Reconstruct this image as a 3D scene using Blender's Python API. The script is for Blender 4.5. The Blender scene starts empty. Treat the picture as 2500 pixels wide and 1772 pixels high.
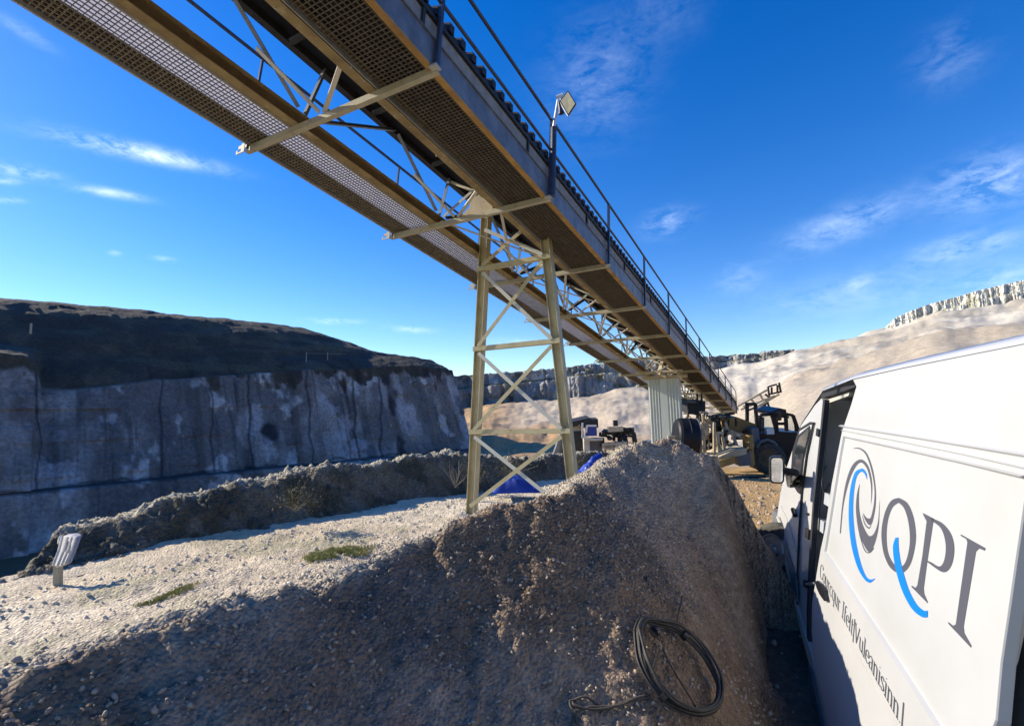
import bpy, math, random
import numpy as np
from mathutils import Vector
random.seed(7); RNG = np.random.default_rng(11)
C = bpy.context.scene.collection
sc = bpy.context.scene
# ------------------------------------------------------------------ camera, sky, sun, exposure
CAMZ = 1.92
PITCH, ROLL, FPX, CX, CY = 5.5, 1.7, 1250.0, 1250.0, 886.0
_p, _r = math.radians(PITCH), math.radians(ROLL)
FW = np.array([0, math.cos(_p), math.sin(_p)])
_up0 = np.array([0, -math.sin(_p), math.cos(_p)]); _rt0 = np.array([1.0, 0, 0])
RT = _rt0*math.cos(_r) - _up0*math.sin(_r)
UP = _up0*math.cos(_r) + _rt0*math.sin(_r)
CAM = np.array([0, 0, CAMZ])
cd = bpy.data.cameras.new('camera'); cam = bpy.data.objects.new('camera', cd); C.objects.link(cam)
from mathutils import Matrix
cam.matrix_world = Matrix(((RT[0], UP[0], -FW[0], 0), (RT[1], UP[1], -FW[1], 0), (RT[2], UP[2], -FW[2], CAMZ), (0, 0, 0, 1)))
cd.sensor_width = 36; cd.lens = 18; cd.clip_start = .05; cd.clip_end = 5000
sc.camera = cam

SUN_AZ, SUN_EL = math.radians(-70), math.radians(28)
wd = bpy.data.worlds.new('World'); sc.world = wd; wd.use_nodes = True
wn, wl = wd.node_tree.nodes, wd.node_tree.links
wn.clear()
w_out = wn.new('ShaderNodeOutputWorld'); w_bg = wn.new('ShaderNodeBackground')
sky = wn.new('ShaderNodeTexSky'); sky.sky_type = 'NISHITA'; sky.sun_disc = False
sky.sun_elevation = SUN_EL; sky.sun_rotation = SUN_AZ
sky.altitude = 200; sky.air_density = 1.0; sky.dust_density = .1; sky.ozone_density = 2.5
hs = wn.new('ShaderNodeHueSaturation'); hs.inputs['Saturation'].default_value = 1.42; hs.inputs['Hue'].default_value = .516; hs.inputs['Value'].default_value = 1.0
wl.new(sky.outputs[0], hs.inputs['Color'])
w_bg.inputs['Strength'].default_value = .125
sl = bpy.data.lights.new('sun', 'SUN'); sl.energy = 4.2; sl.angle = math.radians(.5); sl.color = (1, .90, .74)
so = bpy.data.objects.new('sun', sl); C.objects.link(so)
sdir = Vector((math.sin(SUN_AZ)*math.cos(SUN_EL), math.cos(SUN_AZ)*math.cos(SUN_EL), math.sin(SUN_EL)))
so.rotation_euler = sdir.to_track_quat('Z', 'Y').to_euler(); so.location = (-20, 10, 30)
sc.view_settings.view_transform = 'Standard'; sc.view_settings.look = 'None'
sc.view_settings.exposure = .78; sc.view_settings.gamma = 1
sc.cycles.max_bounces = 6; sc.cycles.transparent_max_bounces = 12

# ------------------------------------------------------------------ pixel helpers (surveying the photograph)
def ray(x, y):
    return RT*(x-CX)/FPX - UP*(y-CY)/FPX + FW
def W(x, y, Z):
    return CAM + ray(x, y)*Z
def W_r(x, y, r):           # at horizontal range r
    d = ray(x, y); return CAM + d*(r/math.hypot(d[0], d[1]))
def norm(v):
    v = np.asarray(v, float); return v/np.linalg.norm(v)

# clouds: wisps of cirrus at given places in the sky
def wmath(op, a, b=None, clamp=False):
    n = wn.new('ShaderNodeMath'); n.operation = op; n.use_clamp = clamp
    for i, v in enumerate((a, b)):
        if v is None: continue
        if isinstance(v, (int, float)): n.inputs[i].default_value = v
        else: wl.new(v, n.inputs[i])
    return n.outputs[0]
tc = wn.new('ShaderNodeTexCoord'); vec = tc.outputs['Generated']
def wdot(v):
    n = wn.new('ShaderNodeVectorMath'); n.operation = 'DOT_PRODUCT'; wl.new(vec, n.inputs[0]); n.inputs[1].default_value = tuple(v); return n.outputs['Value']
CL = [  # x0,y0,x1,y1,half width px, strength
 (90,318,560,418,17,1.5),(-60,395,150,435,13,1.3),(150,452,370,488,10,1.0),(-40,440,60,445,7,.8),(-40,488,60,492,7,.8),
 (735,782,890,786,6,1.2),(940,800,1060,808,7,1.2),(260,616,300,620,6,.5),(370,628,440,636,6,.5),(-20,30,140,125,14,.5),
 (1350,110,1560,290,110,.26),(1500,40,1750,10,60,.12),(1560,560,1700,525,28,.55),(1180,832,1340,838,8,.8),
 (1900,610,2240,480,36,.6),(2250,500,2560,400,55,.55),(2200,640,2540,560,30,.6),(2050,700,2140,680,14,.5),(1740,700,1880,660,30,.35),(1800,760,2500,660,50,.3),
 (2220,180,2420,100,60,.25),(2300,450,2560,430,50,.4),(2300,730,2560,640,30,.5)]
tot = None
for (x0, y0, x1, y1, hw, st) in CL:
    a = norm(ray(x0, y0)); b = norm(ray(x1, y1)); c = norm(a+b); t = norm(b-a); u = np.cross(c, t)
    sa = np.linalg.norm(b-a)/2*.75; k = norm(ray((x0+x1)/2, (y0+y1)/2)) @ FW
    sb = hw/FPX*k
    d1 = wmath('DIVIDE', wdot(t), sa); d1 = wmath('MULTIPLY', d1, d1)
    d2 = wmath('DIVIDE', wdot(u), sb); d2 = wmath('MULTIPLY', d2, d2)
    e = wmath('POWER', 2.718, wmath('MULTIPLY', wmath('ADD', d1, d2), -1))
    f = wmath('MULTIPLY', e, wmath('MULTIPLY', wmath('GREATER_THAN', wdot(c), .3), st))
    tot = f if tot is None else wmath('ADD', tot, f)
def wnoise(scale, stretch, rough=.6, det=8):
    mp = wn.new('ShaderNodeMapping'); wl.new(vec, mp.inputs[0]); mp.inputs['Scale'].default_value = stretch
    mp.inputs['Rotation'].default_value = (0, math.radians(-12), 0)
    n = wn.new('ShaderNodeTexNoise'); n.inputs['Scale'].default_value = scale; n.inputs['Detail'].default_value = det; n.inputs['Roughness'].default_value = rough
    n.inputs['Distortion'].default_value = .6
    wl.new(mp.outputs[0], n.inputs['Vector']); return n.outputs['Fac']
n1 = wnoise(14, (1, 1, 2.6)); n2 = wnoise(40, (1, 1, 2.2), .7)
nn = wmath('ADD', wmath('MULTIPLY', n1, .6), wmath('MULTIPLY', n2, .4))
nn = wmath('MULTIPLY', wmath('SUBTRACT', nn, .40), 4.2, True)
cm = wmath('MULTIPLY', wmath('MULTIPLY', tot, nn), .62, True)
mx = wn.new('ShaderNodeMixRGB'); wl.new(cm, mx.inputs[0]); wl.new(hs.outputs[0], mx.inputs[1]); mx.inputs[2].default_value = (5.5, 6.6, 8.2, 1)
wl.new(mx.outputs[0], w_bg.inputs['Color']); wl.new(w_bg.outputs[0], w_out.inputs[0])

# ------------------------------------------------------------------ noise
_tab = np.random.default_rng(5).random((256, 256))
def vnoise(x, y):
    x = np.asarray(x, float); y = np.asarray(y, float)
    xi = np.floor(x).astype(int); yi = np.floor(y).astype(int); fx = x-xi; fy = y-yi
    fx = fx*fx*(3-2*fx); fy = fy*fy*(3-2*fy)
    a = _tab[xi & 255, yi & 255]; b = _tab[(xi+1) & 255, yi & 255]; c = _tab[xi & 255, (yi+1) & 255]; d = _tab[(xi+1) & 255, (yi+1) & 255]
    return (a*(1-fx)+b*fx)*(1-fy)+(c*(1-fx)+d*fx)*fy-.5
def fbm(x, y, o=4, g=.5, ridge=False):
    s = 0; a = 1.0
    for i in range(o):
        n = vnoise(x*2**i+17.3*i, y*2**i-9.1*i)
        s = s + a*((.25-np.abs(n))*2 if ridge else n); a *= g
    return s
def sstep(a, b, x):
    t = np.clip((x-a)/(b-a), 0, 1); return t*t*(3-2*t)

# ------------------------------------------------------------------ materials
def mat(name, c1, c2=None, c3=None, rough=.8, metal=0, scale=5, bump=0, bscale=None, stretch=(1, 1, 1), detail=8, lo=.35, hi=.65, spec=.5, vor=0, bdist=.02, coat=0, c3s=None, c3t=(.55, .65)):
    m = bpy.data.materials.new(name); m.use_nodes = True; nt = m.node_tree; n, l = nt.nodes, nt.links
    bs = n['Principled BSDF']; bs.inputs['Roughness'].default_value = rough; bs.inputs['Metallic'].default_value = metal
    bs.inputs['Specular IOR Level'].default_value = spec
    if coat: bs.inputs['Coat Weight'].default_value = coat; bs.inputs['Coat Roughness'].default_value = .08
    bs.inputs['Base Color'].default_value = (*c1, 1)
    tcn = n.new('ShaderNodeNewGeometry'); mp = n.new('ShaderNodeMapping'); mp.inputs['Scale'].default_value = stretch
    l.new(tcn.outputs['Position'], mp.inputs[0])
    def noise(s, d=detail, r=.6):
        q = n.new('ShaderNodeTexNoise'); q.inputs['Scale'].default_value = s; q.inputs['Detail'].default_value = d; q.inputs['Roughness'].default_value = r
        l.new(mp.outputs[0], q.inputs['Vector']); return q.outputs['Fac']
    def ramp(f, a, b):
        q = n.new('ShaderNodeMapRange'); q.inputs[1].default_value = a; q.inputs[2].default_value = b; l.new(f, q.inputs[0]); return q.outputs[0]
    col = None
    if c2:
        q = n.new('ShaderNodeMixRGB'); q.inputs[1].default_value = (*c1, 1); q.inputs[2].default_value = (*c2, 1)
        l.new(ramp(noise(scale), lo, hi), q.inputs[0]); col = q.outputs[0]
    if c3:
        q = n.new('ShaderNodeMixRGB'); q.inputs[2].default_value = (*c3, 1); l.new(col, q.inputs[1])
        l.new(ramp(noise(c3s or scale*3.7, 6, .7), *c3t), q.inputs[0]); col = q.outputs[0]
    if col: l.new(col, bs.inputs['Base Color'])
    if bump:
        bp = n.new('ShaderNodeBump'); bp.inputs['Strength'].default_value = bump; bp.inputs['Distance'].default_value = bdist
        h = noise(bscale or scale*4, 8, .65)
        if vor:
            v = n.new('ShaderNodeTexVoronoi'); v.inputs['Scale'].default_value = vor; l.new(mp.outputs[0], v.inputs['Vector'])
            a = n.new('ShaderNodeMath'); a.operation = 'SUBTRACT'; l.new(h, a.inputs[0]); l.new(v.outputs['Distance'], a.inputs[1]); h = a.outputs[0]
        l.new(h, bp.inputs['Height']); l.new(bp.outputs[0], bs.inputs['Normal'])
    return m, bs
def vmat(name, **k):        # material whose own colour is stored per vertex ("tint"), broken up by noise
    m, bs = mat(name, (.3, .3, .3), **k); nt = m.node_tree; n, l = nt.nodes, nt.links
    at = n.new('ShaderNodeAttribute'); at.attribute_name = 'tint'
    g = n.new('ShaderNodeNewGeometry')
    def nz(s, lo, hi, d=8):
        q = n.new('ShaderNodeTexNoise'); q.inputs['Scale'].default_value = s; q.inputs['Detail'].default_value = d; q.inputs['Roughness'].default_value = .65
        l.new(g.outputs['Position'], q.inputs['Vector'])
        r = n.new('ShaderNodeMapRange'); r.inputs[1].default_value = .3; r.inputs[2].default_value = .7; r.inputs[3].default_value = lo; r.inputs[4].default_value = hi
        l.new(q.outputs['Fac'], r.inputs[0]); return r.outputs[0]
    a = n.new('ShaderNodeMath'); a.operation = 'MULTIPLY'; l.new(nz(k.get('scale', 5)*.4, .75, 1.2), a.inputs[0]); l.new(nz(k.get('scale', 5)*4, .6, 1.35), a.inputs[1])
    v = n.new('ShaderNodeVectorMath'); v.operation = 'SCALE'; l.new(at.outputs['Color'], v.inputs[0]); l.new(a.outputs[0], v.inputs['Scale'])
    l.new(v.outputs[0], bs.inputs['Base Color']); return m
M = {}
M['terrain'] = vmat('terrain_soil', rough=.95, scale=3, bump=.8, bscale=26, vor=34, bdist=.03)
M['far'] = vmat('spoil_slope', rough=.95, scale=.35, bump=.9, bscale=1.2, bdist=.8)
M['heap'] = vmat('heap_gravel', rough=.95, scale=4, bump=1, bscale=30, vor=45, bdist=.035)
M['cliff'] = vmat('limestone_face', rough=.9, scale=.6, bump=.8, bscale=1.6, bdist=.35)
M['farcliff'] = vmat('far_limestone', rough=.9, scale=.3, bump=.8, bscale=.5, bdist=1.0)
M['berm'] = vmat('rubble_bank', rough=.95, scale=5, bump=1, bscale=22, vor=16, bdist=.09)
M['cream'] = mat('cream_paint', (.52, .45, .26), (.41, .35, .19), (.30, .17, .06), rough=.55, scale=3, bump=.15, c3t=(.6, .75), c3s=6)[0]
M['galv'] = mat('galvanised_steel', (.42, .43, .40), (.32, .33, .31), (.55, .53, .46), rough=.5, metal=.35, scale=6, bump=.1)[0]
M['arm'] = mat('arm_paint', (.34, .31, .21), (.44, .40, .29), (.24, .18, .10), rough=.6, scale=3, bump=.1, c3t=(.56, .7), c3s=5)[0]
M['brace'] = mat('brace_paint', (.46, .47, .42), (.55, .52, .42), (.35, .25, .14), rough=.55, scale=7, c3t=(.62, .75))[0]
M['rustbeam'] = mat('rusted_beam', (.46, .27, .07), (.26, .15, .05), (.48, .38, .2), rough=.75, scale=3.5, bump=.35, bscale=40, stretch=(1, 1, 1), c3t=(.6, .7), c3s=2)[0]
M['flange'] = mat('beam_flange', (.33, .25, .11), (.20, .14, .06), (.48, .41, .26), rough=.7, scale=3, bump=.3, bscale=40, c3t=(.56, .7), c3s=2)[0]
M['darkweb'] = mat('dirty_web', (.10, .065, .03), (.17, .12, .06), (.26, .22, .14), rough=.8, scale=3, bump=.2, c3t=(.6, .75))[0]
M['truss'] = mat('truss_steel', (.13, .15, .17), (.22, .23, .21), rough=.5, metal=.2, scale=7)[0]
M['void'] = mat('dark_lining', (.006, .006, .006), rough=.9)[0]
M['channel'] = mat('weathered_channel', (.14, .145, .155), (.24, .24, .24), (.45, .43, .40), rough=.5, metal=.3, scale=5, bump=.15, stretch=(1, 1, .6), c3t=(.62, .8))[0]
M['board'] = mat('grey_side_board', (.36, .33, .28), (.25, .23, .20), (.10, .09, .08), rough=.85, scale=8, bump=.4, c3t=(.66, .7), c3s=14)[0]
M['darkrail'] = mat('dark_rail_paint', (.03, .035, .06), (.05, .055, .08), rough=.4, scale=8)[0]
M['black'] = mat('black_steel', (.012, .012, .013), (.03, .028, .025), rough=.6, scale=8)[0]
M['rubber'] = mat('belt_rubber', (.008, .009, .013), (.015, .016, .02), rough=.5, spec=.25, scale=3, bump=.1)[0]
M['grate'] = mat('grating_steel', (.20, .17, .12), (.12, .10, .07), rough=.7, scale=10)[0]
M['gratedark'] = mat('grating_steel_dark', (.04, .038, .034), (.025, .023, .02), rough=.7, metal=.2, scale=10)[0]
M['white'] = mat('van_white_paint', (.50, .505, .51), (.45, .455, .45), rough=.4, scale=1.2, coat=.15)[0]
M['whitedirty'] = mat('van_dusty_sill', (.56, .54, .48), (.45, .42, .34), rough=.5, scale=4)[0]
M['trim'] = mat('grey_plastic_trim', (.10, .115, .13), (.14, .15, .16), rough=.6, scale=10)[0]
M['blackplastic'] = mat('black_plastic', (.012, .012, .015), rough=.35)[0]
M['seam'] = mat('door_seal', (.02, .02, .025), rough=.7)[0]
M['cabin'] = mat('van_inside', (.36, .36, .35), (.28, .27, .26), rough=.8, scale=5)[0]
M['logoG'] = mat('logo_grey_vinyl', (.085, .088, .11), rough=.4)[0]
M['logoB'] = mat('logo_blue_vinyl', (.006, .19, .80), rough=.35)[0]
M['textG'] = mat('text_grey_vinyl', (.08, .085, .10), rough=.4)[0]
M['tyre'] = mat('tyre_rubber', (.03, .03, .03), (.10, .09, .07), rough=.85, scale=12, bump=.3)[0]
M['rim'] = mat('wheel_rim', (.45, .46, .48), (.3, .29, .27), rough=.35, metal=.7, scale=12)[0]
M['yellow'] = mat('machine_ochre', (.40, .25, .07), (.24, .15, .05), (.5, .42, .25), rough=.6, scale=2, bump=.2, c3t=(.6, .75))[0]
M['oldrim'] = mat('dusty_ochre_rim', (.16, .11, .05), (.08, .06, .04), rough=.8, scale=9)[0]
M['palem'] = mat('dusty_machine_paint', (.52, .45, .31), (.38, .31, .2), (.2, .15, .09), rough=.75, scale=3, bump=.2, c3t=(.6, .72))[0]
M['corr'] = mat('corrugated_sheet', (.60, .62, .54), (.50, .53, .48), (.66, .66, .55), rough=.5, metal=.25, scale=1.5, stretch=(1, 1, .15))[0]
M['concrete'] = mat('concrete_block', (.55, .51, .40), (.45, .41, .32), rough=.9, scale=2, bump=.2)[0]
M['tarp'] = mat('blue_tarpaulin', (.015, .06, .42), (.01, .03, .24), rough=.35, scale=4, bump=.2)[0]
M['tarpdark'] = mat('faded_blue_tarpaulin', (.02, .04, .25), (.03, .08, .4), rough=.45, scale=4, bump=.2)[0]
M['cabblue'] = mat('blue_cab_paint', (.02, .05, .25), rough=.4)[0]
M['cable'] = mat('cable_rubber', (.014, .013, .012), (.04, .035, .03), rough=.6, scale=30)[0]
M['rope'] = mat('dusty_cable', (.11, .09, .065), (.06, .05, .04), rough=.8, scale=30)[0]
M['stone'] = mat('loose_stone', (.60, .54, .42), (.72, .66, .53), (.45, .39, .29), rough=.9, scale=9, bump=.3, bscale=60)[0]
M['stonedark'] = mat('heap_stone', (.36, .28, .20), (.48, .39, .29), (.22, .16, .11), rough=.9, scale=11, bump=.3, bscale=60)[0]
M['scree'] = mat('scree_rock', (.17, .15, .13), (.26, .23, .20), (.10, .09, .08), rough=.95, scale=2, bump=.3)[0]
M['wrap'] = mat('grey_wrapping', (.30, .29, .33), (.42, .40, .40), rough=.6, scale=20, bump=.3)[0]
M['grass'] = mat('grass_blades', (.24, .27, .07), (.42, .38, .15), rough=.8, scale=9)[0]
M['shrub'] = mat('shrub_leaves', (.045, .05, .022), (.09, .08, .035), rough=.8, scale=9)[0]
M['wood'] = mat('post_wood', (.28, .27, .20), (.36, .34, .26), rough=.85, scale=12, stretch=(4, 4, .5))[0]
M['oldwood'] = mat('fence_wood', (.20, .18, .15), rough=.9)[0]
def glassy(name, col, rough=.06, trans=0, spec=.6):
    m, bs = mat(name, col, rough=rough, spec=spec); bs.inputs['Transmission Weight'].default_value = trans; return m
M['glass'] = glassy('dark_window_glass', (.02, .025, .025), .04)
M['clearglass'] = glassy('cab_glass', (.8, .85, .85), .02, .95)
M['mirror'] = mat('mirror_glass', (.75, .8, .85), rough=.02, metal=1)[0]
M['lampglass'] = mat('floodlight_lens', (.55, .48, .27), (.45, .38, .2), rough=.25, scale=20)[0]
M['lampbody'] = mat('lamp_alloy', (.62, .65, .68), rough=.35, metal=.3)[0]
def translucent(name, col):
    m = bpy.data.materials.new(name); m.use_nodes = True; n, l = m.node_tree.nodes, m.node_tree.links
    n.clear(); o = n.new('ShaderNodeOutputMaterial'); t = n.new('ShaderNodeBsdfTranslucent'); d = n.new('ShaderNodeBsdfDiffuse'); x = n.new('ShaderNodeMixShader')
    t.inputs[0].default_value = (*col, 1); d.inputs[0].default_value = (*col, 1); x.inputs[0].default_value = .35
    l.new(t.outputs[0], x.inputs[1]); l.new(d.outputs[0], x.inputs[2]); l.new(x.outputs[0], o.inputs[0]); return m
M['sheet'] = translucent('glow_sheet_translucent', (.85, .84, .9))  # material of the sheet added to glow as a sunlit band

# ------------------------------------------------------------------ object helpers
def tag(o, label=None, cat=None, group=None, kind=None):
    if label: o['label'] = label
    if cat: o['category'] = cat
    if group: o['group'] = group
    if kind: o['kind'] = kind
    return o
def thing(name, label, cat, loc, group=None):
    o = bpy.data.objects.new(name, None); o.empty_display_size = .2; C.objects.link(o); o.location = tuple(loc)
    return tag(o, label, cat, group)
class MB:
    def __init__(s): s.v = []; s.f = []; s.n = 0
    def add(s, v, f):
        v = np.asarray(v, float).reshape(-1, 3); s.v.append(v); n = s.n
        s.f += [tuple(i+n for i in q) for q in f]; s.n += len(v); return s
    def obox(s, c, ax, h):
        c = np.asarray(c, float); a = [np.asarray(q, float)*k for q, k in zip(ax, h)]
        v = [c+i*a[0]+j*a[1]+k*a[2] for i in (-1, 1) for j in (-1, 1) for k in (-1, 1)]
        return s.add(v, [(0, 1, 3, 2), (4, 6, 7, 5), (0, 4, 5, 1), (2, 3, 7, 6), (0, 2, 6, 4), (1, 5, 7, 3)])
    def box(s, c, h, rz=0):
        a, b = math.cos(rz), math.sin(rz); return s.obox(c, [(a, b, 0), (-b, a, 0), (0, 0, 1)], h)
    def beam(s, p, q, w, h, up=(0, 0, 1)):
        p = np.asarray(p, float); q = np.asarray(q, float); d = norm(q-p); sd = norm(np.cross(d, up)); u = np.cross(sd, d)
        return s.obox((p+q)/2, [d, sd, u], [np.linalg.norm(q-p)/2, w/2, h/2])
    def angle(s, p, q, w, t, n1, n2):        # L section: two legs along n1 and n2
        p = np.asarray(p, float); q = np.asarray(q, float); d = norm(q-p); n1 = norm(n1-d*(np.dot(n1, d))); n2 = norm(np.cross(d, n1))*(1 if np.dot(np.cross(d, n1), n2) > 0 else -1)
        L = np.linalg.norm(q-p)/2; c = (p+q)/2
        s.obox(c+n1*w/2, [d, n1, n2], [L, w/2, t/2]); s.obox(c+n2*(w/2+t/2), [d, n1, n2], [L, t/2, w/2]); return s
    def hbeam(s, p, q, n1, n2, w, h, t=.012):  # flanges are perpendicular to n2, web in plane of n2
        p = np.asarray(p, float); q = np.asarray(q, float); d = norm(q-p); n1 = norm(n1-d*np.dot(n1, d)); n2 = np.cross(d, n1)*(1 if np.dot(np.cross(d, n1), n2) > 0 else -1)
        L = np.linalg.norm(q-p)/2; c = (p+q)/2
        for k in (-1, 1): s.obox(c+n2*k*(h/2-t/2), [d, n1, n2], [L, w/2, t/2])
        s.obox(c, [d, n1, n2], [L, t/2, h/2-t]); return s
    def tube(s, pts, r, seg=8, cap=True):
        pts = [np.asarray(p, float) for p in pts]; n = len(pts); rr = r if isinstance(r, (list, tuple)) else [r]*n
        V = []; prev = None
        for i, p in enumerate(pts):
            d = norm(pts[min(i+1, n-1)]-pts[max(i-1, 0)])
            if prev is None:
                a = np.array([0, 0, 1.0]) if abs(d[2]) < .9 else np.array([1.0, 0, 0]); x = norm(np.cross(d, a))
            else: x = norm(prev-d*np.dot(prev, d))
            prev = x; y = np.cross(d, x)
            V += [p+rr[i]*(x*math.cos(2*math.pi*k/seg)+y*math.sin(2*math.pi*k/seg)) for k in range(seg)]
        F = [(i*seg+k, i*seg+(k+1) % seg, (i+1)*seg+(k+1) % seg, (i+1)*seg+k) for i in range(n-1) for k in range(seg)]
        if cap: F += [tuple(range(seg))[::-1], tuple((n-1)*seg+k for k in range(seg))]
        return s.add(V, F)
    def lathe(s, c, axis, prof, seg=32):     # prof: (distance along axis, radius)
        c = np.asarray(c, float); ax = norm(axis); a = np.array([0, 0, 1.0]) if abs(ax[2]) < .9 else np.array([1.0, 0, 0]); x = norm(np.cross(ax, a)); y = np.cross(ax, x)
        V = [c+ax*d+r*(x*math.cos(2*math.pi*k/seg)+y*math.sin(2*math.pi*k/seg)) for d, r in prof for k in range(seg)]
        n = len(prof); F = [(i*seg+k, i*seg+(k+1) % seg, (i+1)*seg+(k+1) % seg, (i+1)*seg+k) for i in range(n-1) for k in range(seg)]
        F += [tuple(range(seg))[::-1], tuple((n-1)*seg+k for k in range(seg))]
        return s.add(V, F)
    def prism(s, poly, off):                 # poly: list of 3-D points, extruded by vector off
        n = len(poly); P = [np.asarray(p, float) for p in poly]; off = np.asarray(off, float)
        return s.add(P+[p+off for p in P], [tuple(range(n)), tuple(range(2*n-1, n-1, -1))]+[(i, i+n, (i+1) % n+n, (i+1) % n) for i in range(n)])
    def build(s, name, m, parent=None, smooth=False, bevel=0):
        me = bpy.data.meshes.new(name); v = np.vstack(s.v)
        if parent is not None:
            q = parent; loc = np.zeros(3)
            while q is not None: loc = loc+np.array(q.location); q = q.parent
            v = v-loc
        me.from_pydata(v.tolist(), [], s.f); me.materials.append(m if not isinstance(m, str) else M[m])
        if smooth:
            for p in me.polygons: p.use_smooth = True
        import bmesh
        bm = bmesh.new(); bm.from_mesh(me); bmesh.ops.recalc_face_normals(bm, faces=bm.faces); bm.to_mesh(me); bm.free()
        o = bpy.data.objects.new(name, me); C.objects.link(o)
        if parent is not None: o.parent = parent
        if bevel:
            b = o.modifiers.new('bevel', 'BEVEL'); b.width = bevel; b.segments = 2; b.limit_method = 'ANGLE'
        return o
def grid_mesh(name, V, nu, nv, m, tint=None, wrap=False, smooth=True):
    me = bpy.data.meshes.new(name); V = np.ascontiguousarray(V.reshape(-1, 3), dtype=np.float32)
    i = np.arange(nu-1)[:, None]*nv+np.arange(nv-1)[None, :]
    q = np.stack([i, i+1, i+nv+1, i+nv], -1).reshape(-1, 4)
    me.vertices.add(len(V)); me.vertices.foreach_set('co', V.ravel())
    me.loops.add(q.size); me.polygons.add(len(q)); me.loops.foreach_set('vertex_index', q.ravel().astype(np.int32))
    me.polygons.foreach_set('loop_start', (np.arange(len(q))*4).astype(np.int32)); me.polygons.foreach_set('loop_total', np.full(len(q), 4, np.int32))
    me.update(calc_edges=True); me.validate()
    if smooth: me.polygons.foreach_set('use_smooth', np.ones(len(q), bool))
    if tint is not None:
        a = me.attributes.new('tint', 'FLOAT_COLOR', 'POINT'); t = np.ones((len(V), 4), np.float32); t[:, :3] = tint.reshape(-1, 3); a.data.foreach_set('color', t.ravel())
    me.materials.append(M[m]); o = bpy.data.objects.new(name, me); C.objects.link(o); return o
def mixc(a, b, t):
    a = np.asarray(a, float); b = np.asarray(b, float); return a*(1-t[..., None])+b*t[..., None]

# ------------------------------------------------------------------ terrain
def az_of(x): d = ray(x, 1000); return math.atan2(d[0], d[1])
def tanel(x, y): d = ray(x, y); return d[2]/math.hypot(d[0], d[1])
BD = norm([.53, .85]); BN = np.array([-BD[1], BD[0]]); B0 = np.array([-5.4, 6.1])      # foot line of the rubble bank
# far slopes: columns (pixel x), each a list of (range, pixel y) or (range, None, z)
FR = [45, 60, 75, 90, 105, 130, 160, 190, 215, 232, 260, 330]
def Zv(v): return ('z', v)
COLS = {
 -400: [Zv(-11)]*12,
 700: [Zv(-11)]*4+[Zv(-9)]*8,
 1000: [Zv(-4), Zv(-5), Zv(-5), Zv(-5.2), Zv(-5.2), Zv(-5), 1045, 1030, 1010, 1004, 1003, 1003],
 1110: [Zv(-3.6), Zv(-5), Zv(-5), Zv(-5.2), Zv(-5.2), 1052, 1038, 1022, 1008, 1000, 999, 999],
 1250: [Zv(-3), Zv(-4.8), Zv(-5), Zv(-5.2), Zv(-5), 1050, 1034, 1004, 990, 982, 981, 981],
 1400: [Zv(-2.5), Zv(-4.2), Zv(-5), Zv(-5), 1072, 1045, 1012, 985, 974, 968, 967, 967],
 1540: [Zv(-2.2), Zv(-3.8), Zv(-4.6), Zv(-4.6), 1062, 1030, 990, 955, 949, 950, 950, 950],
 1640: [Zv(-2.2), Zv(-3.2), Zv(-4), 1085, 1060, 1015, 975, 945, 930, 931, 931, 931],
 1740: [Zv(-2.2), Zv(-2.4), 1085, 1060, 1035, 985, 940, 922, 908, 909, 909, 909],
 1850: [Zv(-2), Zv(-2.1), 1060, 1012, 968, 962, 930, 905, 892, 890, 890, 890],
 1960: [Zv(-1.8), 1065, 1010, 955, 915, 918, 905, 880, 858, 856, 857, 860],
 2060: [Zv(-1.6), 1050, 985, 925, 884, 892, 872, 855, 836, 833, 836, 840],
 2180: [Zv(-1.5), 1030, 955, 895, 850, 860, 845, 826, 808, 806, 808, 812],
 2330: [Zv(-1.3), 1010, 930, 865, 806, 816, 804, 782, 765, 760, 760, 762],
 2500: [Zv(-1), 990, 915, 860, 800, 812, 795, 770, 745, 742, 742, 744],
 2700: [Zv(-1), 970, 890, 830, 780, 785, 765, 740, 715, 712, 712, 712]}
cx_ = sorted(COLS); caz = np.array([az_of(x) for x in cx_])
CZ = np.array([[CAMZ+r*tanel(x, e) if not isinstance(e, tuple) else e[1] for r, e in zip(FR, COLS[x])] for x in cx_])
def far_z(az, r):
    f = np.interp(np.clip(az, caz[0], caz[-1]), caz, np.arange(len(caz))); i = np.clip(np.floor(f).astype(int), 0, len(caz)-2); t = f-i
    t = t*t*(3-2*t)*.5+t*.5
    g = np.interp(np.clip(r, FR[0], FR[-1]), FR, np.arange(len(FR))); j = np.clip(np.floor(g).astype(int), 0, len(FR)-2); s = g-j
    s = s*s*(3-2*s)*.35+s*.65
    return (CZ[i, j]*(1-s)+CZ[i, j+1]*s)*(1-t)+(CZ[i+1, j]*(1-s)+CZ[i+1, j+1]*s)*t
def near_base(x, y):
    z = -.055*np.clip(y-9+.25*np.clip(x, 0, 40), 0, 60)
    q = (x-B0[0])*BN[0]+(y-B0[1])*BN[1]
    s = (x-B0[0])*BD[0]+(y-B0[1])*BD[1]
    drop = .27+.25*sstep(-2, 4, s)
    z = np.where(q > 1.5, np.maximum(z-drop*(q-1.5), -11), z)
    z = z-.42*sstep(.9, 1.7, x)*sstep(7.2, 3.2, y)
    return z
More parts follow.
